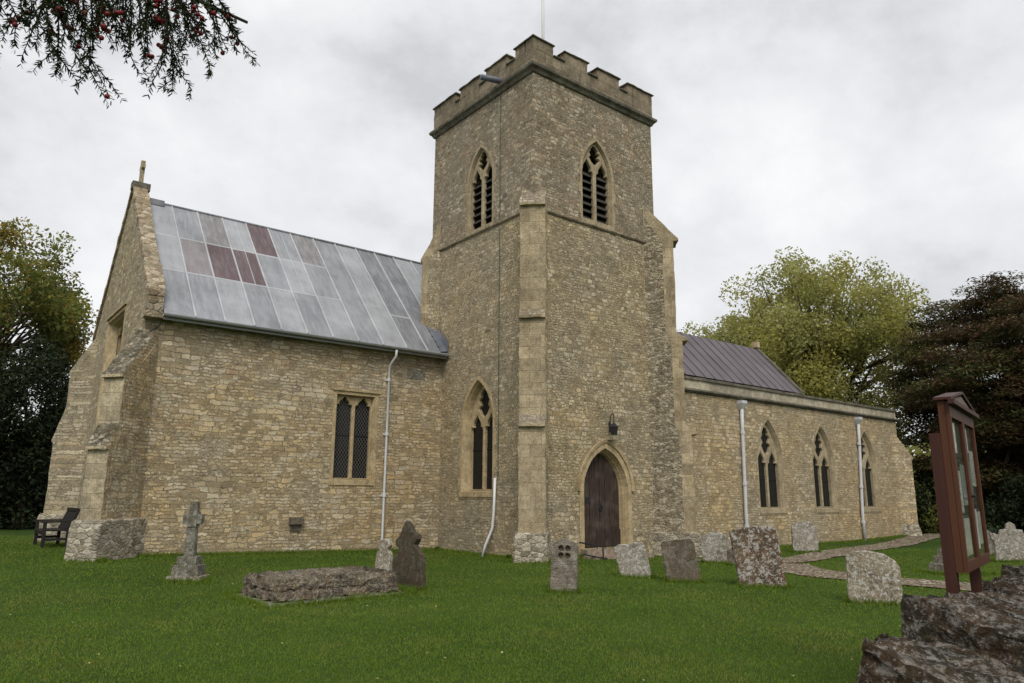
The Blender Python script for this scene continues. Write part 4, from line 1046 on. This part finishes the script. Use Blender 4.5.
for k in (0,1):
    x0 = .004+k*(NW_/2); x1 = x0+NW_/2-.008; s_ = .040
    dr = MB(); dr.box((x0,-.018,ZB+.004),(x0+s_,.010,ZT-.004)).box((x1-s_,-.018,ZB+.004),(x1,.010,ZT-.004)).box((x0+s_,-.018,ZB+.004),(x1-s_,.010,ZB+.075)).box((x0+s_,-.018,ZT-.115),(x1-s_,.010,ZT-.004))
    do_ = sub(dr, 'glazed_door', M_MAHOG, board)
    gl = NT('window glass %d' % k) if k == 0 else None
    if k == 0:
        gl.b.inputs['Base Color'].default_value = (.9,.92,.9,1); gl.b.inputs['Roughness'].default_value = .03
        gl.b.inputs['Transmission Weight'].default_value = 1.0; gl.b.inputs['IOR'].default_value = 1.08; gl.b.inputs['Specular IOR Level'].default_value = .4; M_NGLASS = gl.m
    sub(MB().box((x0+s_,-.004,ZB+.075),(x1-s_,-.001,ZT-.115)), 'pane', M_NGLASS, do_)
    if k == 0: sub(MB().tube([(x1-.02,-.018,1.62),(x1-.02,-.045,1.62)], .014, 8), 'knob', M_BLACK, do_)
rn = random.Random(8)
for k, (x0,z0,x1,z1,m) in enumerate(((.12,1.93,.32,2.15,0),(.36,1.55,.56,1.85,2),(.12,1.50,.33,1.80,1),(.14,1.20,.5,1.46,1),(.70,1.96,.90,2.15,0),(.70,1.60,.92,1.90,2),(.94,1.70,1.12,1.98,1),(.72,1.22,.93,1.52,0),(.96,1.25,1.12,1.50,1))):
    sub(MB().box((x0,.0085,z0),(x1,.0135,z1)), 'paper_notice', M_PAPER[m], board)
M_PED = wood('bleached pediment wood', (.10,.065,.045), (.17,.12,.09)); pd = MB(); hx = NW_/2
pd.add([(x,y,z) for y in (-.025,ND+.01) for x, z in ((-.02,ZT+.003),(NW_+.02,ZT+.003),(hx,ZT+.09))], [(0,1,2),(5,4,3),(0,3,4,1),(1,4,5,2),(2,5,3,0)]); sub(pd, 'pediment', M_PED, board)
pr = MB(); 
for (xa,za),(xb,zb) in (((-.03,ZT+.0),(hx,ZT+.105)),((hx,ZT+.105),(NW_+.03,ZT+.0))):
    pr.add([(x,y,z+o) for y in (-.04,ND+.02) for x, z in ((xa,za),(xb,zb)) for o in (.004,.022)], [(0,1,3,2),(4,6,7,5),(0,4,5,1),(2,3,7,6),(1,5,7,3),(0,2,6,4)])
sub(pr, 'board_roof', M_MAHOGD, board); sub(MB().box((-.05,-.06,ZT-.03),(NW_+.05,-.02,ZT+.002)), 'cornice_moulding', M_MAHOGD, board)
for x0 in (.0, NW_-.10): sub(MB().box((x0,ND+.002,-.3),(x0+.085,ND+.075,2.06)), 'post', M_MAHOGD, board)

# ------------------------------------------------------------------ dry stone wall in the near right corner
def wl(s):                       # centreline of the wall
    return Vector((s, .98+.30*(s-2.09) if s < 3.8 else 1.493+.14*(s-3.8), 0))
dw = empty('dry_stone_wall', (3.6,1.6,0)); tag(dw, 'rough dry stone churchyard wall with tilted slab coping in the near right corner', 'stone wall')
rn = random.Random(21)
me = rough_block((0,-.22,-.2),(8.2,.22,.72),3,.035,(150,8,22),.0,4); 
for v in me.vertices:
    s = v.co.x+.2; c = wl(s); v.co = Vector((c.x-3.6, c.y-1.6+v.co.y, v.co.z))
mesh_obj(me, 'wall_face', M_SLAB, dw)
def walling_stone(lx, ly, hgt, seed):
    me = rough_block((-lx/2,-ly/2,-.10),(lx/2,ly/2,hgt), seed, .05, (max(8,int(lx/.022)),26,14), .05, 4)
    me.update(); q = Vector((seed*1.7, seed, 3)); tilt = Vector((.55, .25, 1)).normalized()
    nr = [v.normal.copy() for v in me.vertices]
    for v, nn in zip(me.vertices, nr):
        lay = v.co.dot(tilt)
        r = mnoise.noise(Vector((lay*17, v.co.x*1.1, v.co.y*1.1))+q)*.022 + mnoise.noise(Vector((lay*46, v.co.x*2.5, v.co.y*2.5))+q)*.012
        v.co += nn*r
    return me
COPS = [(.30,.30,.90),(.66,.28,.94),(1.0,.32,.91),(1.38,.28,.93),(1.72,.26,.92),(2.08,.24,.98),(2.60,.31,1.06),(2.93,.28,1.01),(3.23,.30,.96),
        (3.70,.34,1.10),(4.06,.35,1.07),(4.44,.31,1.03),(4.78,.34,1.0),(5.14,.35,1.0),(5.52,.33,1.06),(5.88,.35,1.10),(6.26,.38,1.08),(6.68,.35,1.13),(7.06,.33,1.08),(7.42,.36,1.11),(7.82,.35,1.06)]
for (s, lx, top) in COPS:
    ly = rn.uniform(.48,.58); c = wl(s+lx/2); o = mesh_obj(walling_stone(lx, ly, top-.70, rn.uniform(0,50)), 'coping_stone', M_SLAB, dw)
    o.location = (c.x-3.6, c.y-1.6, .72)
    o.rotation_euler = (RAD(rn.uniform(4,16)), RAD(rn.uniform(-2,14)), RAD(rn.uniform(0,16)))
# ------------------------------------------------------------------ trees
def leafmat(name, c, trans=.25, var=.35):
    s = NT(name); f = s.noise(s.coord(), 1.3, 3)
    s.color(s.mix(f, tuple(x*(1-var) for x in c), tuple(x*(1+var) for x in c)))
    s.b.inputs['Roughness'].default_value = .7; s.b.inputs['Specular IOR Level'].default_value = .15
    tr = s.n('ShaderNodeBsdfTranslucent'); tr.inputs[0].default_value = (*[min(1,x*1.6) for x in c], 1)
    mx = s.n('ShaderNodeMixShader'); mx.inputs[0].default_value = trans
    s.l(s.b.outputs[0], mx.inputs[1]); s.l(tr.outputs[0], mx.inputs[2]); s.l(mx.outputs[0], s.out.inputs[0]); return s.m
M_BARK = simple('grey brown bark', (.07,.055,.04), .9, .1, .3, 8, bump=.6)
def leaf_cloud(name, centers, radii, counts, size, mats, parent, rng, aspect=.6, flat=0.0, squash=1.0):
    """one mesh of leaf-shaped faces scattered in clumps"""
    tot = int(sum(counts)); cid = np.repeat(np.arange(len(centers)), counts)
    C0 = np.array(centers)[cid]; Rr = np.array(radii)[cid][:,None]
    d = rng.normal(size=(tot,3)); d /= np.linalg.norm(d,axis=1)[:,None]
    d *= (rng.random((tot,1))**.45); d[:,2] *= squash
    P0 = C0 + d*Rr
    n = rng.normal(size=(tot,3)); n[:,2] = n[:,2]*(1-flat) + flat*2.2*np.sign(n[:,2]+.3); n /= np.linalg.norm(n,axis=1)[:,None]
    a = rng.normal(size=(tot,3)); a -= n*(a*n).sum(1)[:,None]; a /= np.linalg.norm(a,axis=1)[:,None]; b = np.cross(n,a)
    sz = size*rng.uniform(.6,1.3,(tot,1)); A = a*sz; B = b*sz*aspect
    fold = n*sz*.18
    V = np.stack([P0-A, P0+B*.9+fold, P0+A, P0-B*.9+fold], 1).reshape(-1,3)
    me = bpy.data.meshes.new(name); me.vertices.add(tot*4); me.vertices.foreach_set('co', V.astype(np.float32).ravel())
    me.loops.add(tot*4); me.loops.foreach_set('vertex_index', np.arange(tot*4, dtype=np.int32))
    me.polygons.add(tot); me.polygons.foreach_set('loop_start', np.arange(0,tot*4,4,dtype=np.int32)); me.polygons.foreach_set('loop_total', np.full(tot,4,np.int32))
    cm = rng.integers(0,len(mats),len(centers))[cid]; sw = rng.random(tot) < .35; cm[sw] = rng.integers(0,len(mats),sw.sum())
    me.polygons.foreach_set('material_index', cm.astype(np.int32)); 
    for m in mats: me.materials.append(m)
    me.update(); me.validate()
    o = bpy.data.objects.new(name, me); COL.objects.link(o)
    if parent: o.parent = parent
    return o
def crown_points(rng, n, c, r, gap=0.0, shell=.55, nseed=0, lobes=2.2):
    pts = []
    while len(pts) < n:
        d = rng.normal(size=3); d /= np.linalg.norm(d); t = shell + (1-shell)*rng.random()**.7 if rng.random() < .8 else rng.random()
        k = 1 + .22*mnoise.noise(Vector(d*lobes)+Vector((nseed,0,0)))
        p = np.array(c) + d*t*k*np.array(r)
        if gap and mnoise.noise(Vector(p)*.42+Vector((nseed*3.3,1,2))) < gap-.5: continue
        pts.append(p)
    return pts
def tree(name, label, base, trunk_h, trunk_r, crown_c, crown_r, nclump, clump_r, leaves, size, mats, seed, gap=.3, group=None, flat=0, squash=1, aspect=.6, limbs=26, shell=.55):
    rng = np.random.default_rng(seed); rn = random.Random(seed)
    z0 = hz(base[0], base[1]) if abs(base[0]) < 60 else 0
    root = empty(name, (base[0], base[1], z0)); tag(root, label, 'tree', group)
    C_ = np.array([crown_c[0]-base[0], crown_c[1]-base[1], crown_c[2]-z0])
    pts = crown_points(rng, nclump, C_, crown_r, gap, shell, seed)
    tb = MB(); top = Vector((C_[0]*.6, C_[1]*.6, C_[2]+crown_r[2]*.35))
    fork = Vector((C_[0]*.15, C_[1]*.15, trunk_h))
    tb.tube([(0,0,-.3),(rn.uniform(-.1,.1),rn.uniform(-.1,.1),trunk_h*.5),fork,(fork+top)/2+Vector((rn.uniform(-.4,.4),rn.uniform(-.4,.4),0)),top], [trunk_r*1.3,trunk_r,trunk_r*.85,trunk_r*.45,trunk_r*.1], 9)
    sub(tb, 'trunk', M_BARK, root, True)
    lb = MB()
    for k in range(limbs):
        p = Vector(pts[rn.randrange(len(pts))]); s0 = fork.lerp(top, rn.uniform(0,.75)); m1 = s0.lerp(p,.45)+Vector((rn.uniform(-.3,.3),rn.uniform(-.3,.3),rn.uniform(0,.5)))*crown_r[0]*.12
        lb.tube([s0, m1, p], [trunk_r*.34, trunk_r*.2, trunk_r*.05], 6)
        for j in range(3):
            q = Vector(pts[rn.randrange(len(pts))])
            if (q-m1).length < crown_r[0]*.8: lb.tube([m1, m1.lerp(q,.5)+Vector((0,0,.2)), q], [trunk_r*.15, trunk_r*.1, trunk_r*.03], 5)
    sub(lb, 'limbs', M_BARK, root, True)
    rad = rng.uniform(.6,1.25,len(pts))*clump_r; cnt = np.maximum(4, (leaves*rad**2/np.sum(rad**2))).astype(int)
    leaf_cloud('crown', pts, rad, cnt, size, mats, root, rng, aspect, flat, squash)
    return root
LIME = [leafmat('yellow green leaf', (.30,.28,.070), .4), leafmat('mid green leaf', (.19,.20,.055), .4), leafmat('olive green leaf', (.25,.235,.07), .4), leafmat('pale willow leaf', (.33,.33,.13), .4)]
MAPLE = [leafmat('bronze green leaf', (.22,.20,.045), .35), leafmat('orange brown leaf', (.25,.18,.04), .35), leafmat('dark olive leaf', (.15,.17,.04), .35), leafmat('deep green leaf', (.09,.11,.03), .3)]
YEW = [leafmat('dark yew foliage', (.014,.023,.009), .1), leafmat('black green foliage', (.009,.014,.006), .1), leafmat('yew tip foliage', (.024,.036,.013), .1)]
CON = [leafmat('bronze conifer foliage', (.10,.058,.029), .2), leafmat('dark conifer foliage', (.05,.052,.022), .15), leafmat('brown conifer foliage', (.072,.048,.023), .2), leafmat('green conifer foliage', (.085,.095,.034), .2)]
G_T = 'trees around the churchyard'
tree('broadleaf_tree', 'large yellowing broadleaf tree with a domed crown rising behind the purple aisle roof', (42.2,23.0), 4, .45, (42.2,23.0,9.5), (6.6,6.6,6.5), 470, 1.0, 95000, .105, LIME, 5, .45, limbs=90)
tree('broadleaf_tree', 'paler straggly young tree showing between the tower and the domed tree', (41,29.5), 3, .2, (40.3,28.4,9.3), (4.4,4.4,4.0), 170, .8, 26000, .10, [LIME[3],LIME[0],LIME[1]], 9, .46, limbs=40)
tree('autumn_tree', 'autumn brown broadleaf tree at the left edge above the dark yews', (0.5,43), 4, .4, (0.6,43,10.2), (5.0,5,5.0), 230, .9, 50000, .11, MAPLE, 12, .44, limbs=60)
tree('conifer_tree', 'big bronze tinged conifer with layered dark boughs at the right edge', (41.5,13.0), 1.2, .5, (41.0,12.6,6.2), (5.4,5.4,6.1), 620, 1.1, 170000, .11, CON, 15, .12, flat=.7, squash=.30, aspect=.35, limbs=40, shell=.5)
tree('conifer_tree', 'dark conifer at the far right frame edge overlapping the bronze one', (43,7.0), 1.2, .45, (43,6.8,5.4), (5,5,6.4), 400, 1.15, 110000, .12, [CON[1],CON[2],CON[0]], 16, .15, flat=.7, squash=.35, aspect=.35, limbs=30, shell=.5)
for i, (x, y, r, h, lab) in enumerate(((3.2,36,2.2,7.4,'dark yew filling the gap beside the nave gable'),(-.6,35,2.6,6.6,'dark rounded yew under the autumn tree at the far left'),(-4.6,36,2.8,7.2,'black green yew outermost on the left'),(6.2,41,2.4,7.8,'tall feathery yew peeping past the gable verge'))):
    tree('yew_tree', lab, (x,y), .8, .3, (x,y,h*.5), (r,r,h*.53), 130, .85, 26000, .11, YEW, 30+i, .1, group='yews behind the bench', limbs=14, shell=.6, aspect=.4)
for i, (x, y, r, h, lab) in enumerate(((39.5,18.8,1.7,4.6,'dark shrub beside the end of the aisle wall'),(37.8,15.6,1.6,2.6,'low green shrub at the far end of the gravel path'),(38.0,11.2,1.9,2.6,'dark shrub below the bronze conifer behind the notice board'),(37.5,7.2,2.0,2.6,'dark shrub under the conifers right of the notice board'))):
    rng = np.random.default_rng(60+i); root = empty('evergreen_shrub', (x,y,0)); tag(root, lab, 'shrub', 'evergreen shrubs under the conifers')
    pts = crown_points(rng, 60, (0,0,h*.48), (r,r,h*.52), 0, .6, i); leaf_cloud('foliage', pts, np.full(60,.6), np.full(60,190), .10, [YEW[0],YEW[2],LIME[1]] if i == 1 else YEW, root, rng, .45)
    st_ = MB(); 
    for k in range(6): q = pts[k*7]; st_.tube([(0,0,-.1),(q[0]*.4,q[1]*.4,h*.3),tuple(q)], [.07,.05,.015], 6)
    sub(st_, 'stems', M_BARK, root)
# far belt of trees closing the horizon
rng = np.random.default_rng(77); cs = []; rr = []
for k in range(150):
    a = RAD(rng.uniform(-20,100)); D = rng.uniform(85,110); hh = rng.uniform(1,6.5); cs.append((math.sin(a)*D, math.cos(a)*D, hh)); rr.append(rng.uniform(2.2,4))
fw = leaf_cloud('distant_woodland', cs, np.array(rr), np.full(150,240), .55, [LIME[1],YEW[2],LIME[2]], None, rng, .7)
fw['kind'] = 'stuff'; fw['label'] = 'far belt of trees closing the horizon behind the church'; fw['category'] = 'woodland'

# ------------------------------------------------------------------ yew branch overhead, top left
M_NEED = [leafmat('yew needle', (.030,.050,.014), .15), leafmat('dark yew needle', (.014,.024,.009), .1)]
M_TWIG = simple('yew twig', (.035,.025,.016), .8, .1)
M_BERRY = simple('red yew berry', (.17,.012,.014), .45, .25, .25, 60)
yb_ = empty('yew_branch', (0.2,2.5,3.45)); tag(yb_, 'overhanging yew branch with drooping needled sprays and red berries at the top left', 'tree branch')
rn = random.Random(3); rng = np.random.default_rng(3)
tw = MB(); needles = []; tips = []
def twig(p, d, ln, r, lev, droop):
    p = Vector(p); d = Vector(d).normalized(); n = max(4, int(ln/.016)); pts = [p.copy()]
    for i in range(n):
        d = (d + Vector((rn.uniform(-.09,.09), rn.uniform(-.09,.09), rn.uniform(-.05,.05)-droop))).normalized()
        p = p + d*(ln/n); pts.append(p.copy())
        if lev > 0 and i > 1 and rn.random() < (.22 if lev > 1 else .10):
            s = Vector((rn.uniform(-1,1), rn.uniform(-1,1), rn.uniform(-.6,.1))); twig(p, d*.9+s*.8, ln*rn.uniform(.2,.42), r*.6, lev-1, droop*1.25)
        if lev < 3 and i > 0:
            for k in range(5): needles.append((p.copy()+d*rn.uniform(-.015,.015), d.copy()))
    tw.tube(pts, [r*(1-.8*i/len(pts)) for i in range(len(pts))], 5)
    tips.append((pts[len(pts)//2], d.copy())); tips.append((pts[-2], d.copy()))
def main_branch(pts, r):
    tw.tube(pts, [r*(1-.6*i/(len(pts)-1)) for i in range(len(pts))], 6)
main_branch([(-.9,2.9,3.75),(-.4,2.85,3.62),(.1,2.8,3.52),(.5,2.75,3.50),(.78,2.70,3.45)], .016)
main_branch([(-.9,2.6,3.70),(-.3,2.62,3.50),(.05,2.66,3.36),(.30,2.68,3.33)], .012)
main_branch([(.1,2.8,3.52),(.35,2.6,3.50),(.55,2.5,3.48)], .010)
# hanging sprays : (x, y, z of the root, length, sideways lean)
for (x, y, z, ln, lean) in ((-.10,2.78,3.36,.40,.5),(-.02,2.75,3.33,.30,.35),(.04,2.70,3.34,.42,.32),(.10,2.78,3.40,.46,.25),(.14,2.66,3.38,.44,.15),(.19,2.80,3.42,.40,.22),(.24,2.70,3.40,.40,.10),
        (.27,2.76,3.44,.34,.3),(.33,2.68,3.42,.42,.15),(.37,2.80,3.46,.36,.3),(.42,2.64,3.44,.40,.1),(.46,2.76,3.48,.36,.2),(.51,2.68,3.48,.28,.3),(.55,2.74,3.48,.26,.35),(.60,2.66,3.47,.24,.4),(.64,2.74,3.48,.20,.7),(.70,2.70,3.46,.14,1.2),
        (.30,2.55,3.46,.30,.3),(.45,2.52,3.47,.22,.5),(.58,2.70,3.50,.20,1.3),(.20,2.72,3.46,.24,.8),(0.0,2.8,3.42,.3,.8)):
    for rep in range(3): twig((x+rn.uniform(-.05,.05),y+rn.uniform(-.08,.08),z+.03), (lean+rn.uniform(-.35,.35), rn.uniform(-.3,.3), -1), ln*rn.uniform(.6,1.0), .0042, 2, .01)
sub(tw, 'twigs', M_TWIG, yb_).location = (-.2,-2.5,-3.45)
nv = []; nf = []
for (p, d) in needles:
    s = d.cross(Vector((rn.uniform(-1,1), rn.uniform(-1,1), rn.uniform(-1,1))))
    if s.length < .05: continue
    s.normalize(); t = (s + d*.75).normalized(); w_ = t.cross(Vector((rn.uniform(-1,1), rn.uniform(-1,1), 1))).normalized()*.0017; L_ = rn.uniform(.016,.027)
    o = len(nv); nv += [p-w_, p+t*L_*.6-w_*1.3, p+t*L_, p+t*L_*.6+w_*1.3, p+w_]; nf.append((o,o+1,o+2,o+3,o+4))
q = MB(); q.v = [tuple(v) for v in nv]; q.f = nf; q.m = [i % 2 for i in range(len(nf))]
sub(q, 'needles', M_NEED, yb_).location = (-.2,-2.5,-3.45)
bm = bmesh.new(); bmesh.ops.create_icosphere(bm, subdivisions=2, radius=.0092); bme = bpy.data.meshes.new('berry'); bm.to_mesh(bme); bm.free(); bme.materials.append(M_BERRY)
bme.polygons.foreach_set('use_smooth', [True]*len(bme.polygons))
rn.shuffle(tips); nb = 0
for p, d in tips:
    if nb >= 100: break
    for k in range(rn.choice((1,1,2,4))):
        if nb >= 100: break
        o = bpy.data.objects.new('berry', bme); COL.objects.link(o); o.parent = yb_
        o.location = p + Vector((rn.gauss(0,.012), rn.gauss(0,.012), rn.gauss(-.008,.012))) - Vector((.2,2.5,3.45)); nb += 1

TUFTS = []
for o in list(COL.objects):
    if o.parent is None and o.type == 'MESH' and o.name.split('.')[0] in ('headstone','footstone'):
        xs_ = [v.co.x for v in o.data.vertices]; TUFTS.append((o.location.x, o.location.y, (max(xs_)-min(xs_))/2*.93, .08, o.rotation_euler.z))
TUFTS += [(8.8,9.64,.22,.08,RAD(180-232)), (4.06,14.62,.30,.24,RAD(-38)), (5.35,11.75,1.24,.86,RAD(2)), (18.3,7.15,.57,.5,RAD(-35)),
          (8.2,19.02,4.1,.03,0), (26,14.95,7.8,.03,0), (12.3,17.3,.03,1.7,0), (13.2,14.6,.75,.03,0), (11.85,14.15,.45,.12,RAD(-45)), (2.9,18.3,.45,.12,RAD(-45))]
# ------------------------------------------------------------------ grass blades
GR = [leafmat('grass blade', (.105,.165,.018), .25, .3), leafmat('light grass blade', (.125,.18,.022), .25, .3), leafmat('dull grass blade', (.145,.172,.032), .25, .3)]
rng = np.random.default_rng(1); n = 560000
az = RAD(38.4) + rng.uniform(RAD(-46), RAD(46), n); D = 3.2*(30/3.2)**(rng.random(n)**.92)
gx, gy = np.sin(az)*D, np.cos(az)*D
ok = path_dist(gx, gy) > rng.uniform(-.14,.06,n)
inside = ((gx > 3.8) & (gx < 17.4) & (gy > 19.12)) | ((gx > 12.4) & (gx < 17.45) & (gy > 14.68)) | ((gx > 17.4) & (gx < 33.9) & (gy > 15.02)) | ((gx > 13.85) & (gx < 16.2) & (gy > 14.02))
wallc = (np.abs(gy-np.where(gx < 3.8, .98+.30*(gx-2.09), 1.493+.14*(gx-3.8))) < .26) & (gx < 8.4)
tombm = (np.abs(gx-5.35) < 1.12) & (np.abs(gy-11.75) < .74)
ok &= ~inside & ~wallc & ~tombm
gx, gy, D = gx[ok], gy[ok], D[ok]; n = len(gx)
gz = np.array([hz(x, y) for x, y in zip(gx.tolist(), gy.tolist())])
pn = np.array([mnoise.noise(Vector((x*.55, y*.55, 0)))+.6*mnoise.noise(Vector((x*2.1, y*2.1, 5))) for x, y in zip(gx.tolist(), gy.tolist())])
h = rng.uniform(.010,.024,n)*(1+.02*D)*(1+.5*np.clip(pn,0,1)); wd = .0022+.00042*D; th = rng.uniform(0,2*np.pi,n); lx, ly = rng.normal(0,.5,n)*h, rng.normal(0,.5,n)*h
cx_, sy_ = np.cos(th)*wd, np.sin(th)*wd
V = np.stack([np.stack([gx-cx_,gy-sy_,gz-.004],1), np.stack([gx+cx_,gy+sy_,gz-.004],1), np.stack([gx+lx,gy+ly,gz+h],1)],1).reshape(-1,3)
nt_ = 0; TX_, TY_, TH_ = [], [], []
for (sx, sy, hw, hd, an) in TUFTS:
    k = int(1500*(hw+hd)*2); t = rng.uniform(0,4,k); side = t.astype(int); f = (t-side)*2-1; o_ = np.abs(rng.normal(0,.045,k))
    lx_ = np.where(side == 0, f*hw, np.where(side == 1, hw+o_, np.where(side == 2, f*hw, -hw-o_))); ly_ = np.where(side == 0, -hd-o_, np.where(side == 1, f*hd, np.where(side == 2, hd+o_, f*hd)))
    ca, sa = math.cos(an), math.sin(an); TX_.append(sx+lx_*ca-ly_*sa); TY_.append(sy+lx_*sa+ly_*ca); TH_.append(rng.uniform(.04,.14,k)*np.exp(-o_*6))
tx, ty, thh = np.concatenate(TX_), np.concatenate(TY_), np.concatenate(TH_); tz = np.array([hz(a,b) for a,b in zip(tx.tolist(),ty.tolist())]); tn = len(tx)
tt = rng.uniform(0,2*np.pi,tn); tw_ = .003+.00035*np.hypot(tx,ty); c1, s1 = np.cos(tt)*tw_, np.sin(tt)*tw_
V2 = np.stack([np.stack([tx-c1,ty-s1,tz-.004],1), np.stack([tx+c1,ty+s1,tz-.004],1), np.stack([tx+rng.normal(0,.35,tn)*thh,ty+rng.normal(0,.35,tn)*thh,tz+thh],1)],1).reshape(-1,3)
V = np.concatenate([V, V2]); n0 = n; n = n+tn
me = bpy.data.meshes.new('grass'); me.vertices.add(n*3); me.vertices.foreach_set('co', V.astype(np.float32).ravel())
me.loops.add(n*3); me.loops.foreach_set('vertex_index', np.arange(n*3, dtype=np.int32)); me.polygons.add(n)
me.polygons.foreach_set('loop_start', np.arange(0,n*3,3,dtype=np.int32)); me.polygons.foreach_set('loop_total', np.full(n,3,np.int32))
pn = np.concatenate([pn, rng.uniform(-.6,.2,tn)]); u = rng.random(n) + pn*.85; mi = np.where(u < .55, 0, np.where(u < .85, 1, 2)); me.polygons.foreach_set('material_index', mi.astype(np.int32))
for m in GR: me.materials.append(m)
me.update()
go = bpy.data.objects.new('grass', me); COL.objects.link(go); go['kind'] = 'stuff'; go['label'] = 'short mown grass of the churchyard lawn'; go['category'] = 'grass'

# fallen leaves on the lawn
M_FALL = [simple('pale fallen leaf', (.34,.29,.13), .8, .1), simple('brown fallen leaf', (.17,.10,.04), .8, .1)]
rn = random.Random(5); fl = MB()
for i in range(260):
    a_ = RAD(38.4+rn.uniform(-42,42)); D_ = rn.uniform(5,19); x, y = math.sin(a_)*D_, math.cos(a_)*D_
    if y > 18.8 or (x > 12 and y > 13.8) or float(path_dist(np.array([x]), np.array([y]))[0]) < .1: continue
    z = hz(x,y)+.032; r = rn.uniform(.010,.022); t = rn.uniform(0,6.28)
    fl.add([(x+r*math.cos(t+k*1.571)*(1 if k % 2 else .6), y+r*math.sin(t+k*1.571)*(1 if k % 2 else .6), z+rn.uniform(-.004,.012)) for k in range(4)], [(0,1,2,3)], i % 2)
flo = fl.build('fallen_leaves', M_FALL); flo['kind'] = 'stuff'; flo['label'] = 'small fallen leaves scattered over the lawn'; flo['category'] = 'leaves'
